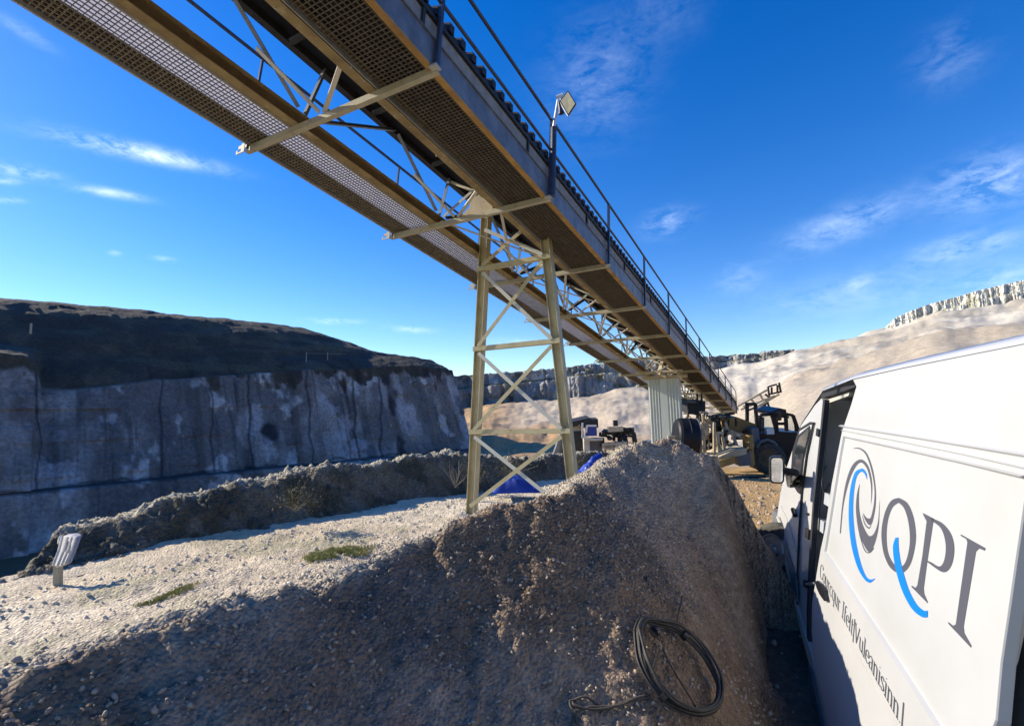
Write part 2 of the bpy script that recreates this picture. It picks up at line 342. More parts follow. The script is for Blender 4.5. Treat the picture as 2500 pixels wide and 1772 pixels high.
def ground_z(x, y, detail=True):
    r = np.hypot(x, y); az = np.arctan2(x, y)
    zn = near_base(x, y); zf = far_z(az, r)
    k = sstep(26, 48, r); z = zn*(1-k)+zf*k
    if detail:
        big = sstep(50, 110, r); z = z+fbm(x/9, y/9, 4)*1.5*big+fbm(x/38, y/38, 3)*3.5*big*.5
        z = z+(fbm(az*45, r*0.03, 3, .5)*.9+fbm(az*170, r*0.02, 3, .6)*.5) if False else z+(fbm(az*45, r*0.03, 3, .5)*.9+fbm(az*150, r*0.02, 3, .6)*.0)*sstep(95, 120, r)*sstep(20, 24, np.degrees(az)*1.0+28)
        tm = sstep(135, 160, r)*sstep(236, 222, r)*sstep(8, 14, np.degrees(az)); zz = z/6.5+fbm(x/25, y/25, 3)*.9; fr = zz-np.floor(zz)
        z = z+(sstep(.0, .45, fr)-fr)*1.2*tm
        n = sstep(60, 15, r)
        z = z+n*(fbm(x*.7, y*.7, 3)*.10+fbm(x*4, y*4, 3)*.035*sstep(40, 12, r)+fbm(x*17, y*17, 2, .6)*.022*sstep(22, 9, r))
    return z
# gravel heap in the foreground
HC = np.array([(-4.2, .2, .8), (-2.6, 1.3, .92), (-2.0, 1.98, .97), (-1.48, 2.5, 1.0), (-1.06, 2.98, .92), (-.7, 3.5, 1.03), (-.27, 3.85, 1.2), (.10, 4.1, 1.25), (.49, 4.4, 1.27), (.82, 4.85, 1.37), (1.2, 5.35, 1.51), (1.62, 5.5, 1.56), (1.82, 5.42, 1.42)])
def heap_z(x, y, detail=True):
    wx = x+fbm(x*.9, y*.9, 3)*.25; wy = y+fbm(x*.9+50, y*.9+9, 3)*.25
    best = np.full(x.shape, -9.0)
    for a, b in zip(HC[:-1], HC[1:]):
        d = b[:2]-a[:2]; L2 = d@d; t = np.clip(((wx-a[0])*d[0]+(wy-a[1])*d[1])/L2, 0, 1)
        px, py = a[0]+t*d[0], a[1]+t*d[1]; h = a[2]+t*(b[2]-a[2]); dist = np.hypot(wx-px, wy-py)
        side = (x-px)*d[1]-(y-py)*d[0]      # >0 : camera side
        dist = dist*(1+1.6*sstep(.05, .7, (x-px))*sstep(.95, 1.5, px))
        sl = np.where(side > 0, .78+.5*sstep(.7, 2.0, x), .60)
        hh = h+.06-np.sqrt(dist**2*sl**2+.0036)
        best = np.maximum(best, hh)
    z = best
    if detail:
        z = z+fbm(x*1.6, y*1.6, 3)*.10+fbm(x*5, y*5, 3, .6)*.040+fbm(x*18, y*18, 3, .75)*.030
        z = z+fbm(x*2.2-y*.8, y*.9+x*.6, 3, .5, True)*.05
    return z
def surf_z(x, y):
    x = np.asarray(x, float); y = np.asarray(y, float); return np.maximum(ground_z(x, y), heap_z(x, y))

TAN = (.76, .64, .45); ORANGE = (.50, .30, .10); PALE = (.58, .52, .41); BEIGE = (.48, .39, .28)
def build_ground():
    th = np.radians(np.concatenate([np.linspace(-180, -62, 60)[:-1], np.linspace(-62, 62, 760), np.linspace(62, 180, 60)[1:]]))
    r = np.concatenate([[.05], np.geomspace(.6, 30, 330), np.geomspace(30.3, 420, 330), [600, 1200, 3000]])
    T, R_ = np.meshgrid(th, r, indexing='ij'); x = np.sin(T)*R_; y = np.cos(T)*R_; z = ground_z(x, y)
    z = np.where(R_ > 420, z-(R_-420)*.05, z)
    px = CX+FPX*np.tan(np.clip(T, -1.2, 1.2))
    base = mixc(np.broadcast_to(TAN, x.shape+(3,)), (.64, .52, .35), sstep(-.1, .35, fbm(x*.25, y*.25, 3)))
    # orange soil on the right by the machines and on the pit floor
    o = sstep(1.6, 3.0, x-.12*y)*sstep(5, 8, y)
    base = mixc(base, ORANGE, np.clip(o, 0, 1)*.9)
    base = mixc(base, (.52, .36, .19), sstep(30, 45, R_)*sstep(17, 12, np.degrees(T)))
    base = mixc(base, (.50, .42, .31), sstep(26, 34, R_)*sstep(12, 17, np.degrees(T)))
    base = mixc(base, (.13, .10, .07), sstep(.3, 1.0, x)*sstep(6.6, 5.6, y-.1*x+fbm(x, y, 3)*.6))  # shade in the gap between heap and van painted as dark brown soil
    track = sstep(.8, .2, np.abs(((x-B0[0])*BN[0]+(y-B0[1])*BN[1])+2.0)/1.6)
    base = mixc(base, (.58, .47, .33), track*.5*sstep(30, 20, R_)*(1-o))
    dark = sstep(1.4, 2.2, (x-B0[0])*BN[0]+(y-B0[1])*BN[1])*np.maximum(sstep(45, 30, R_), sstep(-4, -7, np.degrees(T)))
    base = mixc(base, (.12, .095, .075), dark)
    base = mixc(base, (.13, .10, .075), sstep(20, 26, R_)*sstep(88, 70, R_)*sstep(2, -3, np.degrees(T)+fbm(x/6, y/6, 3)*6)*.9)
    base = mixc(base, (.46, .29, .14), sstep(38, 48, R_)*sstep(-9, -6, np.degrees(T))*sstep(9, 6, np.degrees(T)))
    base = mixc(base, (.19, .10, .05), sstep(20, 30, R_)*sstep(-8, -12, np.degrees(T))*sstep(300, 200, R_))
    sp = sstep(135, 150, R_)*sstep(-3, 2, np.degrees(T))+sstep(95, 110, R_)*sstep(7, 10, np.degrees(T))
    sp = np.clip(sp, 0, 1)
    c = mixc(np.broadcast_to(BEIGE, x.shape+(3,)), PALE, sstep(8, 22, np.degrees(T)+fbm(x/14, y/14, 3)*6)*sstep(112, 150, R_))
    c = mixc(c, (.50, .40, .28), sstep(24, 30, np.degrees(T))*sstep(135, 110, R_)*.9)
    c = mixc(c, (.36, .30, .22), sstep(.1, .3, fbm(x/16+5, y/16, 3))*.45)
    c = c*(1+.22*fbm(z*.22+fbm(x/20, y/20, 3)*2, T*9, 4, .6)[..., None]+.25*fbm(T*70+z*.04, R_*.03, 3, .6)[..., None])
    c = mixc(c, (.34, .29, .22), sstep(.25, .42, fbm(x/7, y/7, 4, .6))*.5)
    base = mixc(base, c, sp)
    
    # faint moss patches on the track side
    mo = sstep(.12, .30, fbm(x*1.1+3, y*1.1, 3))*sstep(-.3, -1.2, x)*sstep(12, 8, R_)*.35
    base = mixc(base, (.26, .27, .10), mo)
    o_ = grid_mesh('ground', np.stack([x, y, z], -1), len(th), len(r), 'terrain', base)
    tag(o_, 'pale tan quarry floor and spoil slopes', kind='structure'); return o_
build_ground()
def build_heap():
    xs = np.arange(-5.6, 4.2, .022); ys = np.arange(-1.2, 8.2, .022); X, Y = np.meshgrid(xs, ys, indexing='ij')
    Z = heap_z(X, Y); G = ground_z(X, Y, False)
    Z = np.where(Z < G-.15, G-.15, Z)
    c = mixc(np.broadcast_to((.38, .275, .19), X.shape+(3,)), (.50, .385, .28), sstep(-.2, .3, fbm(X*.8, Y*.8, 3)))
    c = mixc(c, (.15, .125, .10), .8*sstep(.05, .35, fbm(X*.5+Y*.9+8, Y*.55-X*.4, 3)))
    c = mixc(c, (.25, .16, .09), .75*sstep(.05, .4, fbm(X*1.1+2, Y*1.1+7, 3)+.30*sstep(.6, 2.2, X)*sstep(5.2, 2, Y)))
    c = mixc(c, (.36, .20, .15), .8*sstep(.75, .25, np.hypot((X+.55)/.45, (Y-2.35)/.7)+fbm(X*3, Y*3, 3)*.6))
    # far flank and crest are the paler gravel
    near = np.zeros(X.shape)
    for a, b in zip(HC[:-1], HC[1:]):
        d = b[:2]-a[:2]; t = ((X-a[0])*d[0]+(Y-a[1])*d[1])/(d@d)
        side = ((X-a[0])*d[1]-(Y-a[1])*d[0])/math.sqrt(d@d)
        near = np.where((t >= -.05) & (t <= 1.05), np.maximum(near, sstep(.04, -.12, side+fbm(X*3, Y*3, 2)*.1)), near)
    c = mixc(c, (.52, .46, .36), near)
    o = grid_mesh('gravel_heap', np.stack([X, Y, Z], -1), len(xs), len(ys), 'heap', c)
    tag(o, 'brown gravel heap in the foreground', kind='structure')
build_heap()
def build_berm():
    ss = np.arange(-1.2, 26, .04); qs = np.arange(-.2, 5.2, .05); S, Q = np.meshgrid(ss, qs, indexing='ij')
    hb = np.interp(S-.62*Q+.75, [-1.2, -.35, .1, 1.5, 4, 6, 8, 11, 14, 18, 22, 26], [-1.5, -.8, .42, .62, .85, .92, 1.12, .95, .75, .8, .8, .6])
    hb = hb+fbm(S*.8, S*0+3, 3)*.18
    f = fbm(S*1.2, Q*1.2, 3)*.35; q = Q+f-1.1
    prof = sstep(0, .95, q)*(1-.25*sstep(1.0, 2.2, q))-sstep(2.0, 4, q)*1.6
    X = B0[0]+S*BD[0]+Q*BN[0]; Y = B0[1]+S*BD[1]+Q*BN[1]
    Z = near_base(X*0+B0[0]+S*BD[0], B0[1]+S*BD[1])-.05+hb*prof+fbm(X*2, Y*2, 4, .6)*.15*sstep(-.2, .5, q)+fbm(X*9, Y*9, 3, .7)*.12*sstep(-.2, .4, q)
    Z = np.where(q < -.3, Z-.25, Z); Z = np.where(hb < 0, near_base(X, Y)-.9, Z)
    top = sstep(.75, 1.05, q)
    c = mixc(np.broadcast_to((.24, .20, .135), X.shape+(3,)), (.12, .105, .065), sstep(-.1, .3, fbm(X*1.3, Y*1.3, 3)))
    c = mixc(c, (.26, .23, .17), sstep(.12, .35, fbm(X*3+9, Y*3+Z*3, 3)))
    c = mixc(c, (.60, .54, .40), top)  # sunlit top of the bank painted in as a paler colour
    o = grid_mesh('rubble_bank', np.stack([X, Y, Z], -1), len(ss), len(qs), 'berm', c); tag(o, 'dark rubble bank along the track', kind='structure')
build_berm()

# left quarry cliff with the grassy hill above it
PE = [(-500, 0), (88, -1.3), (392, .7), (512, 1.9), (606, .5), (748, 1.7), (862, .2), (922, 1.2), (1200, .3)]
PANX, PANV = [], []
for (a_, _), (b_, v_) in zip(PE[:-1], PE[1:]): PANX += [a_+.01, b_-3]; PANV += [v_, v_]
def build_left_cliff():
    cd_ = norm([-1, -1]); nb = np.array([-.7071, .7071]); c0 = np.array([-7.6, 100.0])
    ts = np.concatenate([np.arange(-14, 0, .35), np.arange(0, 75, .14)])
    # per column rock-top and hill-crest heights measured from the photograph
    rx = [-400, 0, 60, 85, 95, 150, 230, 380, 460, 600, 720, 850, 1000, 1062, 1110]; ry = [850, 866, 876, 900, 952, 958, 950, 928, 924, 914, 905, 900, 893, 900, 905]
    hx = [-400, 0, 300, 600, 720, 800, 870, 940, 1000, 1060, 1110]; hy = [700, 730, 757, 787, 802, 830, 862, 872, 878, 893, 905]
    sx = [-400, 0, 95, 400, 700, 1000, 1110]; sy = [800, 838, 855, 872, 868, 874, 893]     # break of slope (bench with fence)
    P = []; COL = []
    nv_r, nlow = 110, 40
    for t in ts:
        if t >= 0: b = c0+cd_*t; nbt = nb
        else:
            b = c0+np.array([-.30, .95])*(-t); nbt = norm(nb*(1+t/14)+np.array([-.95, -.3])*(-t/14))
        azb = math.atan2(b[0], b[1]); rb = math.hypot(*b); px = CX+FPX*math.tan(azb)
        def zpix(tabx, taby, q):
            p = b+nbt*q; a = math.atan2(p[0], p[1]); X = CX+FPX*math.tan(a)*1.0; r_ = math.hypot(*p)
            y = np.interp(X, tabx, taby); return CAMZ+r_*tanel(X, y)
        zled = CAMZ-7.0
        ztop = zpix(rx, ry, 7.0); zs = zpix(sx, sy, 12); zh = zpix(hx, hy, 28)
        zh = max(zh, zs+.3); ztop = min(ztop, zs-.2)
        row = []; col = []
        # lower bench face (below the ledge)
        butt = fbm(np.array([t*.13]), np.array([2.2]), 3)[0]*2.2+(vnoise(np.array([math.floor(t/5.5+vnoise(np.array([t*.2]), np.array([9.]))[0])*3.3]), np.array([.5]))[0])*1.6
        pan = float(np.interp(px, PANX, PANV)); butt = butt*.45+pan
        for k in range(nlow):
            v = k/(nlow-1); z = -13+(zled+13)*v; q = -3.4+1.7*v+butt*.5+vnoise(np.array([t*.9]), np.array([z*.15]))[0]*.7
            row.append((q, z)); col.append(0)
        row.append((butt*.6-.3, zled+.25)); col.append(5)
        for k in range(nv_r):
            v = k/(nv_r-1); z = zled+.3+(ztop-zled-.3)*v; q = .2+6.2*v**1.05+butt*(1-.3*v)
            q += vnoise(np.array([t*.8]), np.array([z*.12+4]))[0]*.8+vnoise(np.array([t*2.3]), np.array([z*.35]))[0]*.35+vnoise(np.array([t*.3]), np.array([math.floor(z/1.9)*7.1]))[0]*.4
            row.append((q, z)); col.append(1)
        for k in range(1, 26):
            v = k/25; row.append((7.0+butt*(1-v)+5*v, ztop+(zs-ztop)*v**.8)); col.append(2)
        for k in range(1, 40):
            v = k/39; row.append((12+16*v, zs+(zh-zs)*math.sin(v*math.pi/2)**.9+.15*math.sin(v*20+t*.2)*(1-v))); col.append(3)
        row.append((45, zh-1)); col.append(3); row.append((90, zh-12)); col.append(3)
        fall = float(sstep(-1, -11, t))
        for (q, z) in row: p = b+nbt*q; P.append((p[0], p[1], z*(1-fall)+min(z, -6)*fall))
        COL += col
    P = np.array(P); COL = np.array(COL); n = len(row); T = np.repeat(ts, n); z = P[:, 2]
    veg = (COL == 2) | (COL == 3)
    P[veg, 2] += fbm(P[veg, 0]*.5, P[veg, 1]*.5, 4)*.3
    PXC = CX+FPX*P[:, 0]/P[:, 1]
    c = mixc(np.broadcast_to((.17, .15, .135), P.shape).copy(), (.33, .30, .27), sstep(.0, .4, fbm(T*.28, z*.16, 4)+.1))
    c = mixc(c, (.48, .45, .42), sstep(.22, .46, fbm(T*.35+9, z*.22, 4, .6)))
    c = mixc(c, (.07, .068, .065), sstep(.2, .6, fbm(T*1.6, z*.1, 4, .6))*.7)
    c = mixc(c, (.40, .385, .40), sstep(.18, .3, fbm(np.floor(T*.8+fbm(T, z, 2)*.8)*.37, np.floor(z*.5+fbm(z, T, 2)*.8)*.41, 3))*.6)                    # vertical water stains
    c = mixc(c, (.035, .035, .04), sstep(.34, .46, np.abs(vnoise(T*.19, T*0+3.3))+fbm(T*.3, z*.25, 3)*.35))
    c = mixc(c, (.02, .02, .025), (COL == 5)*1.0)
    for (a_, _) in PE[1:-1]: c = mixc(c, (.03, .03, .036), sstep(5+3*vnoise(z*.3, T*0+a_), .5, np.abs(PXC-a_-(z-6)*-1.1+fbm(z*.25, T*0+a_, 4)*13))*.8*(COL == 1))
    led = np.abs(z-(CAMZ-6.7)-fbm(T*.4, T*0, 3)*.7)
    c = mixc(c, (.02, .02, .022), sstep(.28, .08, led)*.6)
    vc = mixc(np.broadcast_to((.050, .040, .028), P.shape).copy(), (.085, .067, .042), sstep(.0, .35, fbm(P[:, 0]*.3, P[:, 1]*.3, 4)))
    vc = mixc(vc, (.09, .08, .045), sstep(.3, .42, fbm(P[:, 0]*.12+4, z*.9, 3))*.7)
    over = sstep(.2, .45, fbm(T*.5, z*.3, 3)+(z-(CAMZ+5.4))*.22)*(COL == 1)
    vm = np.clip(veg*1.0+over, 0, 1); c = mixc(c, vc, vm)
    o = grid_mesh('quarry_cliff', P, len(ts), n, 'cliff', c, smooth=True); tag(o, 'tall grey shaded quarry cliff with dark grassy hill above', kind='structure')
build_left_cliff()

def build_far_cliff(name, xs, ty, fy, by, r0, label, grassc, extra, rock=((.24, .235, .23), (.44, .42, .38), (.10, .10, .10)), rug=1.0):
    cols = np.linspace(xs[0], xs[-1], 620); P = []; K = []; T = []
    for i, X in enumerate(cols):
        a = az_of(X); yt = np.interp(X, xs, ty); yf = np.interp(X, xs, fy)+6; yb = np.interp(X, xs, by)
        w = fbm(np.array([i*.035]), np.array([1.]), 6, .62)[0]*8*rug
        jt = fbm(np.array([i*.12]), np.array([3.]), 3)[0]*.9*rug
        prof = []
        zf = CAMZ+r0*tanel(X, yf)-3; zb = CAMZ+(r0+4)*tanel(X, yb); zt = CAMZ+(r0+8)*tanel(X, yt)+jt
        if zb > zt-.5: zb = zt-.5
        for k in range(26):
            v = k/25; z = zf+(zb-zf)*v; q = 2.5*v+w+fbm(np.array([i*.05]), np.array([z*.13]), 6, .66)[0]*3.4*rug+vnoise(np.array([i*.11]), np.array([z*.5]))[0]*1.0; prof.append((q, z, 0))
        prof.append((4.5+w, zb+.4, 1)); prof.append((6.5+w*.6, zb+.9, 1))
        for k in range(18):
            v = k/17; z = zb+.9+(zt-zb-.9)*v; q = 6.6+w*.6+1.2*v+fbm(np.array([i*.05+40]), np.array([z*.15]), 6, .66)[0]*3.4*rug; prof.append((q, z, 0))
        prof.append((9.5+w*.6, zt+.25, 1)); prof.append((14+w*.4, zt+.3, 1)); prof.append((40, zt-1, 1)); prof.append((120, zt-8, 1))
        for q, z, k in prof: rr = r0+q; P.append((math.sin(a)*rr, math.cos(a)*rr, z)); K.append(k); T.append(i)
    P = np.array(P); K = np.array(K); T = np.array(T, float); z = P[:, 2]; n = len(prof)
    c = mixc(np.broadcast_to(rock[0], P.shape).copy(), rock[1], sstep(.0, .5, fbm(T*.07, z*.12, 6, .7)))
    c = mixc(c, rock[2], sstep(.15, .6, fbm(T*.08+7, z*.10, 6, .7)))
    c = mixc(c, grassc, np.clip(K*1.0+sstep(.3, .5, fbm(T*.05, z*.3, 3))*.8, 0, 1)*extra)
    o = grid_mesh(name, P, len(cols), n, 'farcliff', c); tag(o, label, kind='structure')
build_far_cliff('far_quarry_cliff', [940, 1090, 1250, 1400, 1540, 1640, 1740, 1850, 1985, 2040], [932, 920, 908, 896, 883, 877, 871, 862, 852, 856], [1012, 1005, 985, 972, 957, 940, 915, 892, 862, 862], [962, 953, 938, 922, 908, 895, 888, 878, 860, 862], 232, 'distant shaded quarry cliff in two benches', (.16, .14, .05), .9)
build_far_cliff('pale_crag', [2170, 2195, 2215, 2300, 2400, 2500, 2620, 2750], [806, 786, 770, 738, 712, 688, 665, 640], [812, 812, 806, 792, 765, 745, 735, 720], [806, 800, 788, 765, 738, 716, 700, 680], 222, 'pale sunlit limestone crag on the right skyline', (.24, .23, .11), .7, ((.58, .55, .47), (.68, .65, .56), (.40, .38, .32)), .38)

# ------------------------------------------------------------------ scattered stones (too many to count)
def stones(name, pts, size, m, label):
    n = len(pts); base = np.array([(1, 0, 0), (0, 1, 0), (-1, 0, 0), (0, -1, 0), (0, 0, 1), (0, 0, -1), (.6, .6, .5), (-.6, .6, -.4)], float)
    base = np.array([(1, 0, .1), (.3, .9, 0), (-.8, .6, .1), (-.9, -.5, 0), (.2, -1, .1), (.45, .2, .8), (-.5, .1, .7), (-.1, -.5, .75), (0, 0, -.7)])
    F = np.array([(0, 1, 5), (1, 2, 5), (2, 6, 5), (2, 3, 6), (3, 7, 6), (3, 4, 7), (4, 0, 7), (0, 5, 7), (5, 6, 7), (1, 0, 8), (2, 1, 8), (3, 2, 8), (4, 3, 8), (0, 4, 8)])
    a = RNG.random(n)*6.283; ca, sa = np.cos(a), np.sin(a)
    sc3 = size[:, None]*(.6+.8*RNG.random((n, 3))); v = base[None]*(.75+.5*RNG.random((n, 9, 3)))*sc3[:, None, :]
    vx = v[..., 0]*ca[:, None]-v[..., 1]*sa[:, None]; vy = v[..., 0]*sa[:, None]+v[..., 1]*ca[:, None]; v[..., 0] = vx; v[..., 1] = vy
    tl = (RNG.random(n)-.5)*1.2; vz = v[..., 2]*np.cos(tl)[:, None]+v[..., 0]*np.sin(tl)[:, None]; v[..., 2] = vz
    V = (v+pts[:, None, :]).reshape(-1, 3).astype(np.float32); Q = (F[None]+np.arange(n)[:, None, None]*9).reshape(-1, 3).astype(np.int32)
    me = bpy.data.meshes.new(name); me.vertices.add(len(V)); me.vertices.foreach_set('co', V.ravel()); me.loops.add(Q.size); me.polygons.add(len(Q))
    me.loops.foreach_set('vertex_index', Q.ravel()); me.polygons.foreach_set('loop_start', (np.arange(len(Q))*3).astype(np.int32)); me.polygons.foreach_set('loop_total', np.full(len(Q), 3, np.int32))
    me.update(calc_edges=True); me.materials.append(M[m]); o = bpy.data.objects.new(name, me); C.objects.link(o); tag(o, label, kind='stuff'); return o
def scatter(n, xr, yr, keep):
    x = xr[0]+RNG.random(n)*(xr[1]-xr[0]); y = yr[0]+RNG.random(n)*(yr[1]-yr[0]); k = keep(x, y); x, y = x[k], y[k]; return x, y
def gk(x, y):
    q = (x-B0[0])*BN[0]+(y-B0[1])*BN[1]; hz = heap_z(x, y, False)-ground_z(x, y, False)
    p = np.where(hz > -.9, 1.0, .16)*np.where(q > -.6, 2.5, 1); return (RNG.random(len(x)) < p) & (q < .4) & (hz < .05) & (np.hypot(x, y) > 1) & (x < 2.6+.1*y) & ((x < .2) | (y > 7))
x, y = scatter(42000, (-8, 6), (1, 17), gk); d = np.hypot(x, y)
stones('loose_gravel', np.stack([x, y, ground_z(x, y)+.004], -1), (.007+.018*RNG.random(len(x))**4)*(1+.05*d), 'stone', 'pale loose gravel scattered over the track')
def hk(x, y): hz = heap_z(x, y, False)-ground_z(x, y, False); return hz > .02
x, y = scatter(90000, (-4.5, 3.6), (.3, 7.5), hk); x, y = x[:52000], y[:52000]
stones('heap_gravel', np.stack([x, y, heap_z(x, y)+.002], -1), .0035+.014*RNG.random(len(x))**7, 'stonedark', 'small brown stones covering the heap')
def rk(x, y): return (heap_z(x, y, False) < ground_z(x, y, False)) & (x > 1.2+.1*y) & (RNG.random(len(x)) < .5)
x, y = scatter(9000, (.5, 9), (1.5, 20), rk)
stones('orange_rubble', np.stack([x, y, ground_z(x, y)+.004], -1), .012+.05*RNG.random(len(x))**4, 'stonedark', 'rubble lying on the orange ground')
def sk(x, y): q = (x-B0[0])*BN[0]+(y-B0[1])*BN[1]; return (q > 1.2) & (np.hypot(x, y) < 52)
x, y = scatter(26000, (-46, 8), (3, 52), sk); d = np.hypot(x, y)
stones('pit_scree', np.stack([x, y, ground_z(x, y)], -1), (.03+.12*RNG.random(len(x))**3)*(.4+.05*d), 'scree', 'dark scree of broken rock sloping into the pit')
ss = RNG.random(9000)*25; qq = .3+RNG.random(9000)*1.9
bx_, by_ = B0[0]+ss*BD[0]+qq*BN[0], B0[1]+ss*BD[1]+qq*BN[1]

# ------------------------------------------------------------------ overhead conveyor gantry
GD = norm(ray(1945, 1175)); GT = -ray(-1070, 1080); GT = norm(GT-GD*(GT@GD)); GN = np.cross(GT, GD)
GP = np.array([-.691, 5.102, 3.665])+CAM
PP = 2.86
def G(u, s, n=0): return GP+GT*u+GD*s+GN*n
S0, S1 = -7.5, 32.0
UL, UR = -2.19, -.90
gantry = thing('conveyor_gantry', 'long overhead belt conveyor gantry with mesh walkways sloping down towards the machines', 'conveyor', G(-1.1, 12, 0))
def gbox(mb, u0, u1, s0, s1, n0, n1): return mb.obox(G((u0+u1)/2, (s0+s1)/2, (n0+n1)/2), [GT, GD, GN], [abs(u1-u0)/2, abs(s1-s0)/2, abs(n1-n0)/2])
for u in (UL, UR):
    m = MB(); w = .062
    gbox(m, u-w, u+w, S0, S1, 0, .012); gbox(m, u-w, u+w, S0, S1, .165, .177)
    mb_ = m.build('main_beam', 'flange', gantry)
    m = MB(); gbox(m, u-.006, u+.006, S0, S1, .012, .165); m.build('web', 'rustbeam' if u == UR else 'darkweb', mb_)
for u in (UL, UR):
    m = MB(); gbox(m, u-.05, u+.05, S0, S1, .98, 1.08); m.build('top_chord', 'black', gantry)
ks = range(-2, 12)
for k in ks:
    s = k*PP
    m = MB(); gbox(m, -3.17, .02, s-.035, s+.030, -.085, -.077); gbox(m, -3.17, .02, s-.035, s-.028, -.077, .0)
    # lug with a bolt hole on the far end: outline ring
    e = G(-3.17, s, 0)
    for a in range(8):
        t0, t1 = a*math.pi/4, (a+1)*math.pi/4
        o0 = [(.0, 0), (.0, .09)]
    for (u0, u1, n0, n1) in ((-3.34, -3.17, -.085, -.065), (-3.34, -3.31, -.065, -.03), (-3.24, -3.17, -.065, .05), (-3.30, -3.24, -.02, .03)):
        gbox(m, u0, u1, s-.052, s-.040, n0, n1)
    m.build('cross_beam', 'arm', gantry)
    if k < 11:
        for u, zz in ((UL, 1), (UR, 1)):
            m = MB(); dn = GT*(.05 if u == UL else -.05)
            m.angle(G(u, s+.02, .2)+dn, G(u, s+.22, .99)+dn, .06, .008, GD, GT); m.build('truss_post', 'truss', gantry)
            m = MB(); m.angle(G(u, s-.08, .2)+dn, G(u, s-1.16, .99)+dn, .055, .008, GN, GT); m.build('truss_diagonal', 'truss', gantry)
            m = MB(); m.angle(G(u, s+.25, .2)+dn, G(u, s+1.62, .99)+dn, .055, .008, GN, GT); m.build('truss_diagonal', 'truss', gantry)
        # bottom plan bracing: pale flat bars meeting on the cross beam
        m = MB(); m.beam(G(UL+.45, s-.05, .02), G(UL+.06, s-.7, .55), .07, .012, GN); m.build('plan_brace', 'brace', gantry)
        m = MB(); m.beam(G(UL+.50, s-.02, .02), G(UR-.05, s-.42, .25), .055, .012, GN); m.build('plan_brace', 'brace', gantry)
for k in range(1, 11):
    s = k*PP
    for a_, b_, n_ in ((UL+.05, UR-.05, .10), (UR-.05, UL+.05, .13)):
        m = MB(); m.beam(G(a_, s+.1, n_), G(b_, s+PP-.1, n_), .05, .01, GN); m.build('plan_brace', 'brace', gantry)
    m = MB(); m.beam(G(UL+.06, s+.15, .2), G(UR-.06, s+.2, .95), .05, .01, GD); m.build('sway_brace', 'brace', gantry)
    m = MB(); m.beam(G(UR-.06, s+.18, .2), G(UL+.06, s+.23, .95), .05, .01, GD); m.build('sway_brace', 'cream', gantry)
# walkway gratings: bearing bars along the walk, cross bars across it
def grating(u0, u1, step0, nlong, mtl, n0=.03, wb=.0028, hb_=.012):
    m = MB(); s = S0
    while s < S1:
        gbox(m, u0, u1, s-wb, s+wb, n0, n0+hb_); s += step0 if s < 9 else step0*1.6 if s < 18 else step0*3
    for i in range(nlong+1):
        u = u0+(u1-u0)*i/nlong; gbox(m, u-wb, u+wb, S0, S1, n0-.003, n0+hb_)
    return m.build('walkway_grating', mtl, gantry)
grating(-2.76, -2.27, .050, 8, 'truss'); grating(-3.08, -2.76, .050, 5, 'grate', wb=.007, hb_=.02); grating(-.83, -.11, .050, 12, 'grate')
m = MB(); gbox(m, -2.77, -2.31, S0, S1, .062, .066); m.build('added_glow_sheet', 'sheet', gantry)  # translucent sheet added over the inner half to glow like sunlit grating
m = MB(); gbox(m, -3.07, -2.78, S0, S1, .062, .07); m.build('added_shade_plate', 'gratedark', gantry)  # dark plate added above the outer half to imitate shaded grating
for u0, u1, nn0, nn1 in ((-3.11, -3.08, -.01, .10), (-2.28, -2.30, -.01, .05), (-.81, -.80, -.01, .05)):
    m = MB(); gbox(m, u0, u1, S0, S1, nn0, nn1); m.build('edge_angle', 'galv', gantry)
m = MB(); gbox(m, -.10, -.02, S0, S1, -.045, -.03); m.build('edge_angle', 'rustbeam', gantry)
# right side: channel, boards, ribbed dark cover
m = MB(); gbox(m, -.02, -.01, S0, S1, -.045, .265); gbox(m, -.02, .01, S0, S1, .265, .275); m.build('side_channel', 'channel', gantry)
s = S0
while s < S1-.1:
    m = MB(); gbox(m, -.05, -.035, s+.015, s+2.41-.015, .29, .50)
    m.build('side_board', 'board', gantry); m = MB(); gbox(m, -.035, -.005, s-.02, s+.02, .275, .52); m.build('board_stud', 'black', gantry); s += 2.41
m = MB(); gbox(m, -.06, -.0, S0, S1, .505, .545); gbox(m, -.07, -.03, S0, S1, .56, .62); m.build('cover_rail', 'black', gantry)
m = MB(); m.prism([G(-.03, S0, .60), G(-.03, S0, .64), G(-.92, S0, 1.12), G(-.92, S0, 1.08)], GD*(S1-S0)); s = S0
while s < S1:
    m.prism([G(.0, s, .60), G(.0, s, .71), G(-.06, s, .73), G(-.5, s, .97), G(-.5, s, .86)], GD*.085); s += .232
m.build('ribbed_cover', 'black', gantry)
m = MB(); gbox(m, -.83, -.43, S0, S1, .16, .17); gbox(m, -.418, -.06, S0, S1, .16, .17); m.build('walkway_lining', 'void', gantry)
m = MB(); m.prism([G(-2.10, S0, 1.06), G(-1.9, S0, .98), G(-1.2, S0, .98), G(-1.0, S0, 1.06), G(-1.0, S0, 1.10), G(-2.1, S0, 1.10)], GD*(S1-S0)); m.build('conveyor_belt', 'rubber', gantry)
m = MB(); gbox(m, -2.24, -.9, S0, S1, 1.10, 1.14); m.build('belt_deck', 'black', gantry)
for k in range(-4, 21):
    m = MB(); m.tube([G(-2.05, k*1.43+1.1, .93), G(-1.05, k*1.43+1.1, .93)], .045, 10); m.build('return_roller', 'black', gantry)
